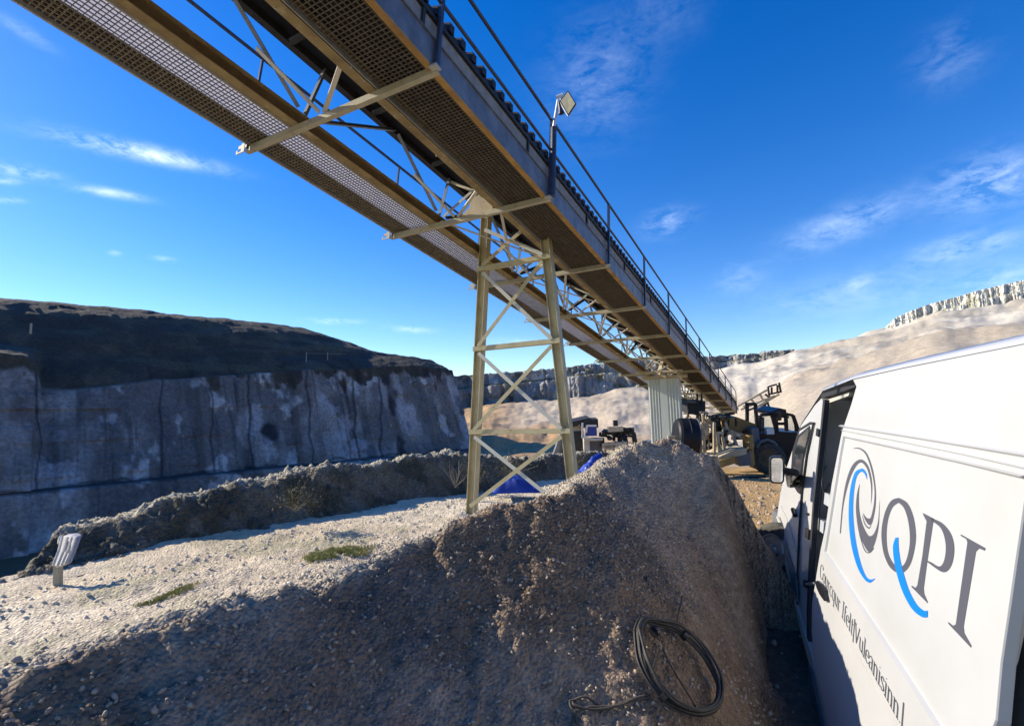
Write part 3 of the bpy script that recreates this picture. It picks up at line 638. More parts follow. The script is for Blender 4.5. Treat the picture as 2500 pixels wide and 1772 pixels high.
# handrails
for n_, r_ in ((1.29, .024), (.75, .022)):
    m = MB(); m.tube([G(.03, S0, n_), G(.03, S1-.5, n_)], r_, 8); m.build('handrail', 'darkrail', gantry)
m = MB(); m.tube([G(-3.1, S0, 1.36), G(-3.1, S1-.5, 1.36)], .024, 8); m.build('handrail', 'darkrail', gantry)
for k in ks:
    s = k*PP-.06
    for u, top in ((.03, 1.29), (-3.1, 1.36)):
        m = MB(); m.beam(G(u, s, -.06), G(u, s+.03, top), .045 if u > 0 else .03, .045 if u > 0 else .03, GD); m.build('handrail_post', 'darkrail', gantry)
    if k > -3:
        m = MB(); gbox(m, -.04, .06, s-.05, s+.05, -.075, -.055); m.build('post_bracket', 'galv', gantry)
# dusty gusset plates by the first trestle
m = MB(); m.prism([G(-1.72, PP-.02, -.06), G(-1.0, PP-.02, -.07), G(-1.02, PP-.02, .10), G(-1.3, PP-.02, .33), G(-1.52, PP-.02, .30), G(-1.45, PP-.02, .16)], GD*.02); m.build('gusset_plate', 'palem', gantry)
m = MB(); m.tube([G(UR-.28, 1.55, .55), G(UR-.1, 1.55, .42)], .06, 10); m.beam(G(UR-.35, 1.6, .5), G(UR-.02, 1.6, .35), .10, .03, GN); m.build('roller_bracket', 'palem', gantry)
m = MB()
for k in range(-14, 60):
    if random.random() < .55: m.lathe(G(UR+random.uniform(-.07, .07), k*.21, -.004), GN, [(-.008, .012), (.004, .012)], 6)
m.build('bolt_heads', 'galv', gantry); gantry.children[-1]['kind'] = 'stuff'

# ------------------------------------------------------------------ trestles
def hz(v): return norm([v[0], v[1], 0])
TH = hz(GT); NH = hz(GD)          # horizontal across / along directions
def trestle(s, zfootL, zfootR, label, group, zlev, tops, spread, full=True):
    base = G(-1.5, s, 0); base = np.array([base[0], base[1], min(zfootL, zfootR)])
    r = thing('steel_trestle', label, 'trestle', base, group)
    def Fp(u, z): # point in the vertical plane of the frame
        p = G(0, s, 0); p = p+TH*u; return np.array([p[0], p[1], z])
    def uL(z): return np.interp(z, [spread[1][0], spread[0][0]], [spread[1][1], spread[0][1]])
    def uR(z): return np.interp(z, [spread[1][0], spread[0][0]], [spread[1][2], spread[0][2]])
    for f, zf, tp in ((uL, zfootL, tops[0]), (uR, zfootR, tops[1])):
        m = MB(); m.hbeam(Fp(f(zf), zf), Fp(f(tp), tp), NH, TH, .155, .17, .014); m.build('leg', 'cream', r)
        m = MB(); fp_ = Fp(f(zf), zf); m.box(fp_+np.array([0, 0, .02]), (.17, .17, .012), math.atan2(TH[1], TH[0]))
        for i_ in (-1, 1):
            for j_ in (-1, 1): m.lathe(fp_+TH*.13*i_+NH*.13*j_+np.array([0, 0, .03]), (0, 0, 1), [(0, .018), (.05, .018)], 6)
        m.build('base_plate', 'galv', r)
    for z in zlev:
        m = MB(); m.angle(Fp(uL(z)-.08, z)-NH*.12, Fp(uR(z)+.10, z)-NH*.12, .085, .01, np.array([0, 0, 1.0]), NH); m.build('cross_member', 'cream', r)
    lv = [tops[2]]+list(zlev)+[min(zfootL, zfootR)+.12]
    for i in range(len(lv)-1):
        a, b = lv[i], lv[i+1]+.08
        m = MB(); m.beam(Fp(uL(a)+.05, a-.05)-NH*.13, Fp(uR(b)-.05, b)-NH*.13, .07, .010, NH); m.build('diagonal_brace', 'brace', r)
        m = MB(); m.beam(Fp(uR(a)-.05, a-.05)-NH*.155, Fp(uL(b)+.05, b)-NH*.155, .07, .010, NH); m.build('diagonal_brace', 'cream', r)
    return r
SPR = ((3.85+CAMZ, -1.99, -.78), (-1.92+CAMZ, -2.49, -.33))
trestle(4.3, -.02, .35, 'tall cream steel trestle with crossed braces beside the gravel heap', 'trestles under the conveyor', [2.76+CAMZ, 1.2+CAMZ, -.39+CAMZ], (3.85+CAMZ, 3.16+CAMZ, 3.6+CAMZ), SPR)

# ------------------------------------------------------------------ floodlight on its pole
p0 = G(.06, PP-.02, -.03); fl = thing('floodlight', 'square floodlight on a pole clamped to the conveyor handrail', 'floodlight', p0)
m = MB(); m.tube([p0, W(1352, 312, 8.05)], .045, 12); m.build('lower_pole', 'darkrail', fl)
a = W(1352, 312, 8.05); b = W(1363, 245, 8.06); m = MB(); m.tube([a, b], .027, 10); m.build('upper_pole', 'lampbody', fl)
m = MB(); m.tube([W(1359, 238, 8.06), W(1376, 232, 8.0)], .03, 8); m.tube([W(1368, 240, 7.98), W(1377, 250, 7.97)], .02, 8); m.build('bracket', 'lampbody', fl)
q = [W(1387, 222, 7.95), W(1407, 255, 7.75), W(1388, 284, 7.75), W(1367, 248, 7.95)]
nrm = norm(np.cross(q[1]-q[0], q[3]-q[0])); nrm = nrm if nrm@FW > 0 else -nrm
m = MB(); m.prism(q, nrm*.06-RT*.03+UP*.02); m.build('lamp_housing', 'lampbody', fl)
cq = sum(q)/4; m = MB(); m.prism([cq+(x_-cq)*1.02-nrm*.004 for x_ in q], nrm*.004); m.build('lamp_rim', 'blackplastic', fl)
m = MB(); m.prism([cq+(x_-cq)*.88-nrm*.010 for x_ in q], nrm*.004); m.build('lamp_lens', 'lampglass', fl)
m = MB(); m.tube([W(1364, 248, 7.98), W(1369, 268, 7.98), W(1371, 278, 7.98)], [.012, .03, .05], 8); m.build('junction_box', 'blackplastic', fl)
# ------------------------------------------------------------------ second and third supports, clad column
def far_support(s, label):
    zg = float(near_base(*[np.array([v]) for v in G(-1.5, s)[:2]])[0]); b = G(-1.5, s); r = thing('steel_trestle', label, 'trestle', (b[0], b[1], zg), 'trestles under the conveyor')
    zt = G(0, s)[2]-.09
    def Fp(u, z): p = G(0, s, 0)+TH*u; return np.array([p[0], p[1], z])
    for u in (UL, UR):
        m = MB(); m.hbeam(Fp(u*1.06+.06, zg-.3), Fp(u, zt), NH, TH, .16, .16, .012); m.build('leg', 'cream', r)
    n = 2; 
    for i in range(n):
        z0, z1 = zg+(zt-zg)*i/n, zg+(zt-zg)*(i+1)/n
        m = MB(); m.angle(Fp(UL-.05, z1-.15)-NH*.1, Fp(UR+.05, z1-.15)-NH*.1, .08, .01, np.array([0, 0, 1.0]), NH); m.build('cross_member', 'cream', r)
        m = MB(); m.beam(Fp(UL, z0)-NH*.11, Fp(UR, z1-.15)-NH*.11, .07, .01, NH); m.build('diagonal_brace', 'brace', r)
        m = MB(); m.beam(Fp(UR, z0)-NH*.13, Fp(UL, z1-.15)-NH*.13, .07, .01, NH); m.build('diagonal_brace', 'cream', r)
    return r
far_support(23.2, 'small cream trestle under the lower end of the conveyor behind the corrugated column')
# corrugated column, its dusty yoke on top
s = 17.6; zb = -1.6; b0 = G(-1.55, s); zt = G(0, s)[2]-.12
col = thing('corrugated_column', 'tall column clad in pale green grey corrugated sheet holding up the conveyor', 'column', (b0[0], b0[1], zb))
cl = G(UL+.02, s); cr = G(UR+.0, s); n = 44; poly = []
for i in range(n+1):
    p = cl+(cr-cl)*i/n; o_ = .035 if (i//2) % 2 else 0.0
    if 16 < i < 28: o_ = .03
    poly.append(np.array([p[0], p[1], zb])-NH*o_)
back = [np.array([*(cr[:2]), zb])+NH*.3, np.array([*(cl[:2]), zb])+NH*.3]
m = MB(); m.prism(poly+back, (0, 0, zt-zb)); m.build('corrugated_cladding', 'corr', col)
m = MB(); gbox(m, UL-.2, UR+.35, s-.1, s+.05, -.2, -.07); gbox(m, UL-.2, UR+.35, s-1.1, s-1.0, -.14, -.07)
m.beam(G(UL, s-1, -.1), G(UR, s, .7), .08, .02, GN); m.beam(G(UR, s-1, -.1), G(UL, s, .8), .08, .02, GN); m.beam(G(-1.6, s-.5, -.15), G(-1.5, s-.2, .5), .16, .05, GN); m.build('yoke', 'palem', col)

# ------------------------------------------------------------------ boxes by survey: pixel rectangle at a depth
def rect(mb, x0, y0, x1, y1, Z, dz, rz=0.0):
    a = W(x0, (y0+y1)/2, Z); b = W(x1, (y0+y1)/2, Z); t = W((x0+x1)/2, y0, Z); u = W((x0+x1)/2, y1, Z)
    hw = np.linalg.norm(b-a)/2; hh = np.linalg.norm(t-u)/2; c = (a+b+t+u)/4
    return mb.box(c+np.array([0, dz/2, 0]), (hw, dz/2, hh), rz)
def bars(name, mtl, parent, segs, Z, w=.06, dz=0):
    m = MB()
    for (x0, y0, x1, y1) in segs: m.beam(W(x0, y0, Z), W(x1, y1, Z+dz), w, w, FW)
    return m.build(name, mtl, parent)
def zground(Z, x): # ground point below pixel column x at depth Z
    p = W(x, 1000, Z); return np.array([p[0], p[1], float(ground_z(np.array([p[0]]), np.array([p[1]]))[0])])

# big roll of belting on its stand
c0 = W(1651, 1068, 18.35); c1 = W(1697, 1070, 18.3)
dr = thing('belt_roll', 'large black roll of conveyor belting on a stand behind the heap', 'belt roll', (c0[0], c0[1], -1.4))
ax = norm(c1-c0); L = np.linalg.norm(c1-c0)
m = MB(); m.lathe(c0, ax, [(-.04, .40), (-.03, .60), (.02, .66), (.10, .70), (L*.55, .71), (L*.56, .725), (L*.60, .725), (L*.61, .71), (L-.02, .71), (L, .69)], 48); m.build('roll', 'rubber', dr, smooth=False)
m = MB(); m.lathe(c0+ax*(L), ax, [(0, .69), (.02, .715), (.05, .715), (.06, .66), (.062, .2)], 48); m.build('end_ring', 'trim', dr)
m = MB()
for k in (-.2, L+.15):
    p = c0+ax*k; m.beam(p, p+np.array([0, 0, -1.6])+ax*0+NH*.5, .1, .1, ax); m.beam(p, p+np.array([0, 0, -1.6])-NH*.5, .1, .1, ax)
m.tube([c0-ax*.3, c0+ax*(L+.3)], .06, 10); m.build('stand', 'palem', dr)
# screening machine: pale dusty frames, ochre hopper
Z = 19.5
g0 = zground(Z, 1760)
sm = thing('screening_plant', 'dusty ochre screening machine with cluttered pale frames beneath the conveyor end', 'machine', g0)
m = MB(); m.prism([W(1776, 1022, 20.5), W(1800, 1018, 20.5), W(1852, 1038, 20.5), W(1848, 1062, 20.5), W(1815, 1058, 20.5), W(1776, 1046, 20.5)], FW*1.6); m.build('hopper', 'yellow', sm)
bars('front_frame', 'palem', sm, [(1706, 1061, 1722, 1061), (1704, 1062, 1708, 1106), (1709, 1036, 1712, 1060), (1711, 1033, 1724, 1035), (1718, 1036, 1719, 1108), (1724, 1036, 1728, 1062), (1748, 1057, 1764, 1057), (1752, 1060, 1756, 1104), (1764, 1066, 1771, 1106), (1706, 1106, 1775, 1108), (1744, 1030, 1744, 1104), (1708, 1084, 1722, 1100), (1752, 1082, 1764, 1104)], Z, .09)
bars('side_frame', 'palem', sm, [(1776, 1050, 1828, 1066), (1776, 1056, 1828, 1074), (1770, 1030, 1778, 1056), (1734, 1020, 1740, 1056), (1727, 1022, 1731, 1058), (1790, 1064, 1800, 1092), (1815, 1070, 1828, 1088)], Z+.8, .10)
m = MB(); rng = random.Random(3)
for i in range(46):
    x_ = rng.uniform(1708, 1790); y_ = rng.uniform(1000, 1102); l = rng.uniform(4, 22); v = rng.random() < .6
    m.beam(W(x_, y_, Z+rng.uniform(.1, 1.6)), W(x_+(rng.uniform(-3, 3) if v else l), y_+(l if v else rng.uniform(-4, 4)), Z+rng.uniform(.1, 1.6)), rng.uniform(.02, .1), rng.uniform(.02, .08), FW)
m.build('pipework', 'palem', sm)
m = MB()
for i in range(40):
    x_ = rng.uniform(1704, 1800); y_ = rng.uniform(1010, 1108); l = rng.uniform(6, 30); v = rng.random() < .7
    m.beam(W(x_, y_, Z+rng.uniform(.3, 1.8)), W(x_+(rng.uniform(-4, 4) if v else l), y_+(l if v else rng.uniform(-4, 4)), Z+rng.uniform(.3, 1.8)), rng.uniform(.04, .16), rng.uniform(.04, .1), FW)
rect(m, 1712, 1014, 1776, 1104, Z+1.9, .5); m.build('machinery', 'black', sm)
m = MB(); m.prism([W(1754, 1116, 19), W(1792, 1098, 19), W(1822, 1094, 19), W(1824, 1108, 19), W(1790, 1116, 19), W(1756, 1128, 19)], FW*1.2); m.build('upper_chute', 'palem', sm)
m = MB(); m.prism([W(1750, 1126, 18.9), W(1794, 1114, 18.9), W(1796, 1131, 18.9), W(1752, 1144, 18.9)], FW*1.2); m.build('lower_chute', 'yellow', sm)
m = MB(); m.prism([W(1796, 1112, 19.1), W(1832, 1104, 19.1), W(1834, 1136, 19.1), W(1806, 1138, 19.1)], FW*1.2); m.build('engine_box', 'trim', sm)
m = MB(); rect(m, 1830, 1062, 1840, 1096, 19.3, .6); rect(m, 1829, 1100, 1842, 1136, 19.3, .6); m.build('upright', 'yellow', sm)
bars('front_leg', 'palem', sm, [(1738, 1112, 1752, 1165), (1746, 1112, 1758, 1160), (1726, 1118, 1740, 1118), (1724, 1110, 1724, 1124)], 18.7, .14)
bars('lower_rail', 'black', sm, [(1752, 1169, 1870, 1163)], 18.0, .07)
# dark hopper box behind the column
bx = thing('hopper_box', 'black steel hopper box hanging behind the corrugated column', 'hopper', W(1696, 1022, 22))
m = MB(); m.prism([W(1678, 978, 22), W(1722, 980, 22), W(1722, 1020, 22), W(1678, 1008, 22)], FW*1.5); m.build('hopper_shell', 'black', bx)
m = MB(); m.prism([W(1680, 974, 21.9), W(1700, 975, 21.9), W(1700, 985, 21.9), W(1680, 983, 21.9)], FW*.1); m.build('hopper_lid', 'trim', bx)
bars('hanger', 'black', bx, [(1702, 960, 1704, 990), (1712, 960, 1714, 990), (1654, 1000, 1654, 1020), (1681, 1000, 1679, 1022)], 21.8, .06)

# ------------------------------------------------------------------ telehandler
Z = 20.6; g = zground(Z, 1885); th_ = thing('telehandler', 'black telehandler with open framed cab and large dusty tyre parked by the screening machine', 'telehandler', g)
def wheel(parent, c, axis, R_, wdt, tm='tyre', rm='rim', lug=0):
    axis = norm(axis); w_ = MB(); w_.lathe(np.asarray(c)-axis*wdt/2, axis, [(0, R_*.55), (.0, R_*.86), (wdt*.12, R_*.97), (wdt*.3, R_), (wdt*.7, R_), (wdt*.88, R_*.97), (wdt, R_*.86), (wdt, R_*.55)], 40)
    o = w_.build('wheel', tm, parent)
    if lug:
        l_ = MB(); a_ = norm(np.cross(axis, [0, 0, 1])); b_ = np.cross(axis, a_)
        for k in range(lug):
            t = 2*math.pi*k/lug; d = a_*math.cos(t)+b_*math.sin(t); tt = np.cross(axis, d); s_ = 1 if k % 2 else -1
            l_.obox(np.asarray(c)+d*R_+axis*s_*wdt*.22, [d, norm(tt+axis*.6*s_), np.cross(d, norm(tt+axis*.6*s_))], [.02, .05*R_*1.5, wdt*.2])
        l_.build('tread', tm, o)
    r2 = MB(); r2.lathe(np.asarray(c)-axis*(wdt/2+.004), axis, [(0, R_*.30), (.0, R_*.52), (-.012, R_*.56), (-.012, R_*.60), (wdt*.3, R_*.60)], 32)
    r2.lathe(np.asarray(c)-axis*(wdt/2+.03), axis, [(0, R_*.10), (0, R_*.2), (.03, R_*.26), (.04, R_*.30)], 20)
    for k in range(5):
        t = 2*math.pi*k/5; a_ = norm(np.cross(axis, [0, 0, 1])); b_ = np.cross(axis, a_); r2.lathe(np.asarray(c)+(a_*math.cos(t)+b_*math.sin(t))*R_*.22-axis*(wdt/2+.03), axis, [(-.01, .02*R_/.3), (.03, .02*R_/.3)], 6)
    r2.build('rim', rm, o); return o
waxis = norm([-.45, -1, 0])*-1
wheel(th_, W(1876, 1118, 20.0), waxis, .60, .42, 'tyre', 'oldrim', 22)
wheel(th_, W(1945, 1112, 21.2), waxis, .58, .42, 'tyre', 'oldrim', 22)
wheel(th_, W(1852, 1112, 21.6), waxis, .56, .42, 'tyre', 'oldrim', 22)
m = MB(); m.prism([W(1850, 1062, 20.2), W(1880, 1052, 20.2), W(1960, 1056, 20.2), W(1965, 1110, 20.2), W(1910, 1108, 20.2), W(1898, 1082, 20.2), W(1880, 1074, 20.2), W(1856, 1082, 20.2)], FW*1.5); m.build('body', 'blackplastic', th_, bevel=.03)
m = MB(); m.tube([W(1848, 1092, 19.9), W(1856, 1078, 19.85), W(1874, 1073, 19.85), W(1890, 1080, 19.85), W(1904, 1100, 19.9)], .06, 8); m.build('mudguard', 'trim', th_)
segs = [(1856, 1014, 1852, 1060), (1857, 1013, 1884, 1011), (1884, 1011, 1896, 1052), (1893, 1006, 1897, 1056), (1918, 1010, 1920, 1052), (1918, 1010, 1936, 1014), (1936, 1014, 1949, 1052), (1852, 1048, 1892, 1050), (1900, 1034, 1918, 1034)]
bars('cab_frame', 'blackplastic', th_, segs, 20.2, .11)
bars('cab_rear_frame', 'blackplastic', th_, [(1862, 1018, 1862, 1056), (1892, 1016, 1925, 1018), (1942, 1030, 1944, 1060)], 21.4, .09)
m = MB(); m.prism([W(1882, 1006, 20.1), W(1904, 996, 20.1), W(1920, 1000, 20.1), W(1922, 1016, 20.1), W(1886, 1014, 20.1)], FW*1.3); m.build('roof', 'blackplastic', th_, bevel=.02)
m = MB(); m.prism([W(1858, 1016, 20.25), W(1883, 1014, 20.25), W(1892, 1048, 20.25), W(1855, 1048, 20.25)], FW*.012); m.build('window', 'clearglass', th_)
m = MB(); m.prism([W(1921, 1014, 20.25), W(1935, 1017, 20.25), W(1946, 1050, 20.25), W(1923, 1048, 20.25)], FW*.012); m.build('window', 'clearglass', th_)
m = MB(); rect(m, 1872, 1046, 1890, 1060, 19.95, .25); m.build('headlight_cluster', 'lampbody', th_)
m = MB(); m.prism([W(1834, 1046, 20.0), W(1852, 1044, 20.0), W(1856, 1080, 20.0), W(1842, 1092, 20.0), W(1838, 1070, 20.0)], FW*.9); m.build('front_bonnet', 'trim', th_)
m = MB(); m.tube([W(1900, 1006, 19.8), W(1902, 1026, 19.8)], .1, 8); m.build('mirror', 'blackplastic', th_)
bars('roll_bar', 'black', gantry, [(1844, 986, 1849, 1052), (1820, 986, 1844, 986), (1824, 986, 1824, 1030)], 22.5, .12)

# small stacker conveyor standing on the slopes behind
Z = 58; g = zground(Z, 1850); sc_ = thing('stacker_conveyor', 'distant dusty stacking conveyor slanting up in front of the pale slopes', 'conveyor', g)
bars('truss', 'palem', sc_, [(1800, 992, 1872, 952), (1808, 1000, 1890, 966), (1840, 998, 1902, 962), (1815, 990, 1820, 997), (1835, 976, 1842, 985), (1855, 962, 1862, 976)], Z, .2)
bars('head_frame', 'gratedark', sc_, [(1875, 944, 1878, 968), (1876, 944, 1896, 938), (1902, 934, 1906, 956), (1880, 962, 1908, 956), (1898, 940, 1898, 960), (1884, 945, 1884, 962)], Z-.5, .17)
bars('support_leg', 'gratedark', sc_, [(1872, 975, 1862, 1010), (1872, 975, 1880, 1002), (1868, 962, 1884, 975), (1820, 1004, 1872, 984)], Z, .18)

# ------------------------------------------------------------------ crusher plant on the pit floor
Z = 62; g = zground(Z, 1460); cp = thing('crusher_plant', 'distant crushing plant with a shed roof and a blue cab on a pale concrete block', 'machine', g)
m = MB(); m.prism([W(1393, 1030, Z), W(1440, 1020, Z), W(1446, 1028, Z), W(1425, 1034, Z), W(1394, 1044, Z)], FW*3); m.build('shed_roof', 'gratedark', cp)
m = MB(); rect(m, 1394, 1040, 1422, 1056, Z+.5, 2); m.build('shed_wall', 'palem', cp)
m = MB(); m.prism([W(1420, 1034, Z-.3), W(1434, 1025, Z-.3), W(1460, 1023, Z-.3), W(1461, 1044, Z-.3), W(1436, 1042, Z-.3), W(1422, 1046, Z-.3)], FW*2); m.build('cab_canopy', 'gratedark', cp)
m = MB(); rect(m, 1433, 1040, 1457, 1064, Z-.8, 1.6); m.build('cab', 'cabblue', cp)
bars('cab_rail', 'lampbody', cp, [(1433, 1039, 1456, 1039), (1433, 1039, 1431, 1056), (1422, 1032, 1422, 1068), (1420, 1068, 1432, 1066)], Z-1, .2)
m = MB(); rect(m, 1396, 1052, 1426, 1100, Z+.3, 2); m.build('dark_wall', 'black', cp)
m = MB(); rect(m, 1426, 1070, 1440, 1108, Z-1, 2); rect(m, 1426, 1070, 1472, 1076, Z-1.2, 2); m.build('concrete_block', 'concrete', cp)
m = MB(); rect(m, 1437, 1076, 1470, 1106, Z-.2, 1.5); m.build('dark_recess', 'trim', cp)
rng = random.Random(9); m = MB()
for i in range(60):
    x_ = rng.uniform(1460, 1540); y_ = rng.uniform(1046, 1096)-(x_-1460)*.0; l = rng.uniform(3, 16); v = rng.random() < .45
    m.beam(W(x_, y_, Z+rng.uniform(-1, 1)), W(x_+(rng.uniform(-2, 2) if v else l), y_+(l*.8 if v else rng.uniform(-2, 2)), Z+rng.uniform(-1, 1)), rng.uniform(.12, .45), rng.uniform(.1, .4), FW)
m.build('machinery', 'black', cp)
bars('frame', 'black', cp, [(1470, 1056, 1534, 1054), (1521, 1044, 1530, 1092), (1512, 1056, 1514, 1086), (1546, 1056, 1552, 1090), (1530, 1054, 1548, 1053), (1502, 1026, 1503, 1044), (1534, 1090, 1552, 1086)], Z, .5)
bars('belt_frame', 'palem', cp, [(1470, 1088, 1530, 1083), (1484, 1048, 1520, 1046), (1476, 1092, 1500, 1090)], Z-1, .6)
Zc = 40; g = zground(Zc, 1560); c2 = thing('ground_conveyor', 'low green grey conveyor frame running behind the heap to the corrugated column', 'conveyor', W(1560, 1092, Zc))
bars('side_rail', 'galv', c2, [(1540, 1096, 1594, 1074), (1546, 1104, 1594, 1084), (1555, 1090, 1556, 1098), (1575, 1082, 1576, 1092)], Zc, .22)
m = MB(); m.prism([W(1546, 1098, Zc), W(1594, 1077, Zc), W(1594, 1082, Zc), W(1547, 1102, Zc)], FW*1.2); m.build('belt', 'rubber', c2)
Zs = 26; sl_ = thing('steel_chute', 'tall dark steel slab leaning beside the right leg of the trestle', 'chute', zground(Zs, 1370))
m = MB(); m.prism([W(1345, 1128, Zs), W(1368, 1060, Zs), W(1386, 1052, Zs), W(1394, 1128, Zs)], FW*.5); m.build('slab', 'channel', sl_)
m = MB(); m.prism([W(1365, 1128, Zs-.2), W(1376, 1072, Zs-.2), W(1382, 1070, Zs-.2), W(1376, 1128, Zs-.2)], FW*.1); m.build('rib', 'black', sl_)

# blue tarpaulins heaped by the bank
def tarp(cx0, cy0, Z, wpx, hpx, m_, label, seed):
    rg = np.random.default_rng(seed); c = W(cx0, cy0, Z); hw = wpx/FPX*Z/2; hh = hpx/FPX*Z
    n1, n2 = 44, 26; V = []
    for i in range(n1):
        for j in range(n2):
            u = i/(n1-1)*2-1; v = j/(n2-1)*2-1; rr = max(0, 1-u*u*.9)*max(0, 1-v*v)
            z = hh*(rr**.7*(.75+1.1*vnoise(np.array([u*2.3+seed]), np.array([v*1.3]))[0])+.14*rr*abs(vnoise(np.array([u*5+v*3+seed]), np.array([v*4-u]))[0])*2+.05*vnoise(np.array([u*14]), np.array([v*9+seed]))[0]*rr)
            V.append((c[0]+u*hw, c[1]+v*hw*.7, c[2]-.15+z))
    o = grid_mesh('tarpaulin', np.array(V), n1, n2, m_, smooth=False); tag(o, label, 'tarpaulin', 'blue tarpaulins by the track'); return o
tarp(1452, 1146, 13.6, 84, 52, 'tarp', 'bright blue crumpled tarpaulin to the right of the trestle', 3)
tarp(1262, 1182, 12.4, 116, 38, 'tarpdark', 'darker blue sheet heaped on the bank between the trestle legs', 8)

# dark shrubs growing out of the bank
def shrub(s, q, h, label, dry=False):
    x_, y_ = B0+BD*s+BN*q; z_ = float(near_base(np.array([x_]), np.array([y_]))[0])+.35; r = thing('shrub', label, 'shrub', (x_, y_, z_), 'shrubs on the rubble bank')
    m = MB(); lf = MB()
    for i in range(16):
        a = random.uniform(0, 6.28); e = random.uniform(.5, 1.4); L = h*random.uniform(.5, 1); d = np.array([math.cos(a)*math.cos(e), math.sin(a)*math.cos(e)-.25, math.sin(e)])
        p = np.array([x_, y_, z_]); q1 = p+d*L*.5; q2 = q1+(d+RNG.normal(size=3)*.3)*L*.5; m.tube([p, q1, q2], [.008, .006, .003], 4)
        for k in range(0 if dry else 45):
            c = q1+(q2-q1)*random.random()+RNG.normal(size=3)*.07*h/.6; t1 = norm(RNG.normal(size=3))*.022; t2 = norm(RNG.normal(size=3))*.016
            lf.add([c-t1, c+t2, c+t1, c-t2], [(0, 1, 2, 3)])
    m.build('twigs', 'oldwood', r)
    if not dry: lf.build('foliage', 'shrub', r)
shrub(10.2, .1, .9, 'dark green shrub on the bank just left of the trestle'); shrub(8.6, .15, .7, 'round shrub low on the bank left of the trestle shrub')
shrub(7.6, .1, .8, 'bare pale twigs sprouting from the middle of the bank', True); shrub(3.3, .15, .55, 'small dark shrub on the low left part of the bank')
shrub(14.5, .2, .8, 'shrub on the bank seen between the trestle legs')

# post with a wrapped panel at the left end of the bank
pb = W(142, 1436, 6.3); po = thing('wrapped_post', 'short wooden post carrying a tilted bundle wrapped in grey plastic', 'post', pb)
m = MB(); m.beam(pb-np.array([0, 0, .1]), W(142, 1372, 6.3), .075, .06, FW); m.build('post', 'wood', po)
ql = [W(127, 1378, 6.2), W(136, 1387, 6.15), W(160, 1380, 6.15), W(187, 1311, 6.5), W(176, 1306, 6.55), W(152, 1308, 6.55)]
m = MB(); m.prism(ql, FW*.10); m.build('bundle', 'wrap', po, bevel=.02)
m = MB()
for a_, b_ in (((140, 1383), (165, 1312)), ((150, 1381), (175, 1312)), ((159, 1378), (185, 1313)), ((130, 1380), (152, 1310))):
    m.tube([W(*a_, 6.12), W((a_[0]+b_[0])/2+2, (a_[1]+b_[1])/2, 6.25), W(*b_, 6.45)], .014, 6)
m.tube([W(150, 1308, 6.5), W(146, 1316, 6.45), W(145, 1326, 6.4)], .02, 6); m.build('wrapping_folds', 'stone', po)
# fence posts on top of the cliff
def fence(pts, label):
    P = [W_r(x, y, r) for x, y, r in pts]; f_ = thing('fence', label, 'fence', P[0]-np.array([0, 0, 1.0]))
    for p in P:
        m = MB(); m.beam(p-np.array([0, 0, 1.6]), p+np.array([0, 0, .1]), .10, .10, (0, 1, 0)); m.build('fence_post', 'wood', f_)
    m = MB()
    for a_, b_ in zip(P[:-1], P[1:]): m.tube([a_-np.array([0, 0, .1]), b_-np.array([0, 0, .1])], .02, 4)
    m.build('wire', 'galv', f_)
fence([(748, 861, 92), (800, 862, 96), (858, 864, 101), (900, 864, 104), (950, 864, 108)], 'thin wire fence along the top of the dark cliff')
pp_ = W_r(76, 792, 66); fp = MB(); fp.beam(pp_-np.array([0, 0, .9]), pp_+np.array([0, 0, .1]), .13, .13, (0, 1, 0)); fo = fp.build('marker_post', 'wood'); tag(fo, 'single pale post on the dark grassy hill', 'post')

# ------------------------------------------------------------------ cables
def sz(x, y): return float(surf_z(np.array([x]), np.array([y]))[0])
def hit(px, py):            # where the pixel ray meets the ground
    d = ray(px, py); lo = .5
    for i in range(900):
        t = .6+i*.012; p = CAM+d*t
        if p[2] < float(np.maximum(heap_z(p[:1], p[1:2], False), near_base(p[:1], p[1:2]))[0]): return p
    return CAM+d*4
def drape(pxs, lift=.015):
    out = []
    for x_, y_ in pxs:
        p = hit(x_, y_); p[2] = sz(p[0], p[1])+lift; out.append(p)
    return out
def smooth(pts, n=8):
    P = [np.asarray(p, float) for p in pts]; out = []
    for i in range(len(P)-1):
        a = P[max(i-1, 0)]; b = P[i]; c = P[i+1]; d = P[min(i+2, len(P)-1)]
        for k in range(n):
            t = k/n; out.append(.5*((2*b)+(-a+c)*t+(2*a-5*b+4*c-d)*t*t+(-a+3*b-3*c+d)*t**3))
    return out+[P[-1]]
ring_px = [(1543, 1585), (1562, 1555), (1600, 1543), (1645, 1555), (1690, 1590), (1725, 1650), (1738, 1700), (1728, 1745), (1695, 1765), (1650, 1760), (1605, 1738), (1570, 1700), (1548, 1650)]
rc = drape(ring_px, .03); cen = sum(rc)/len(rc); uu, ss_, vv_ = np.linalg.svd(np.array(rc)-cen); pn = vv_[2]; pn = pn if pn[2] > 0 else -pn
rc = [p-pn*((p-cen)@pn)+pn*.045 for p in rc]
ck = thing('cable_coil', 'black cable coiled in a ring leaning on the foot of the gravel heap', 'cable', cen)
for k, (sc1, off) in enumerate([(1.0, 0), (.965, .012), (1.03, .006), (.94, .0), (1.01, .03), (.975, .028), (1.045, -.012)]):
    pts = [cen+(p-cen)*(sc1+.014*math.sin(i*1.3+k*2))+pn*(off+.01*math.sin(i*.9+k)) for i, p in enumerate(rc)]
    lp = smooth(pts+[pts[0]], 6); m = MB(); m.tube(lp, .0085, 7); m.build('cable_loop', 'cable', ck, smooth=True)
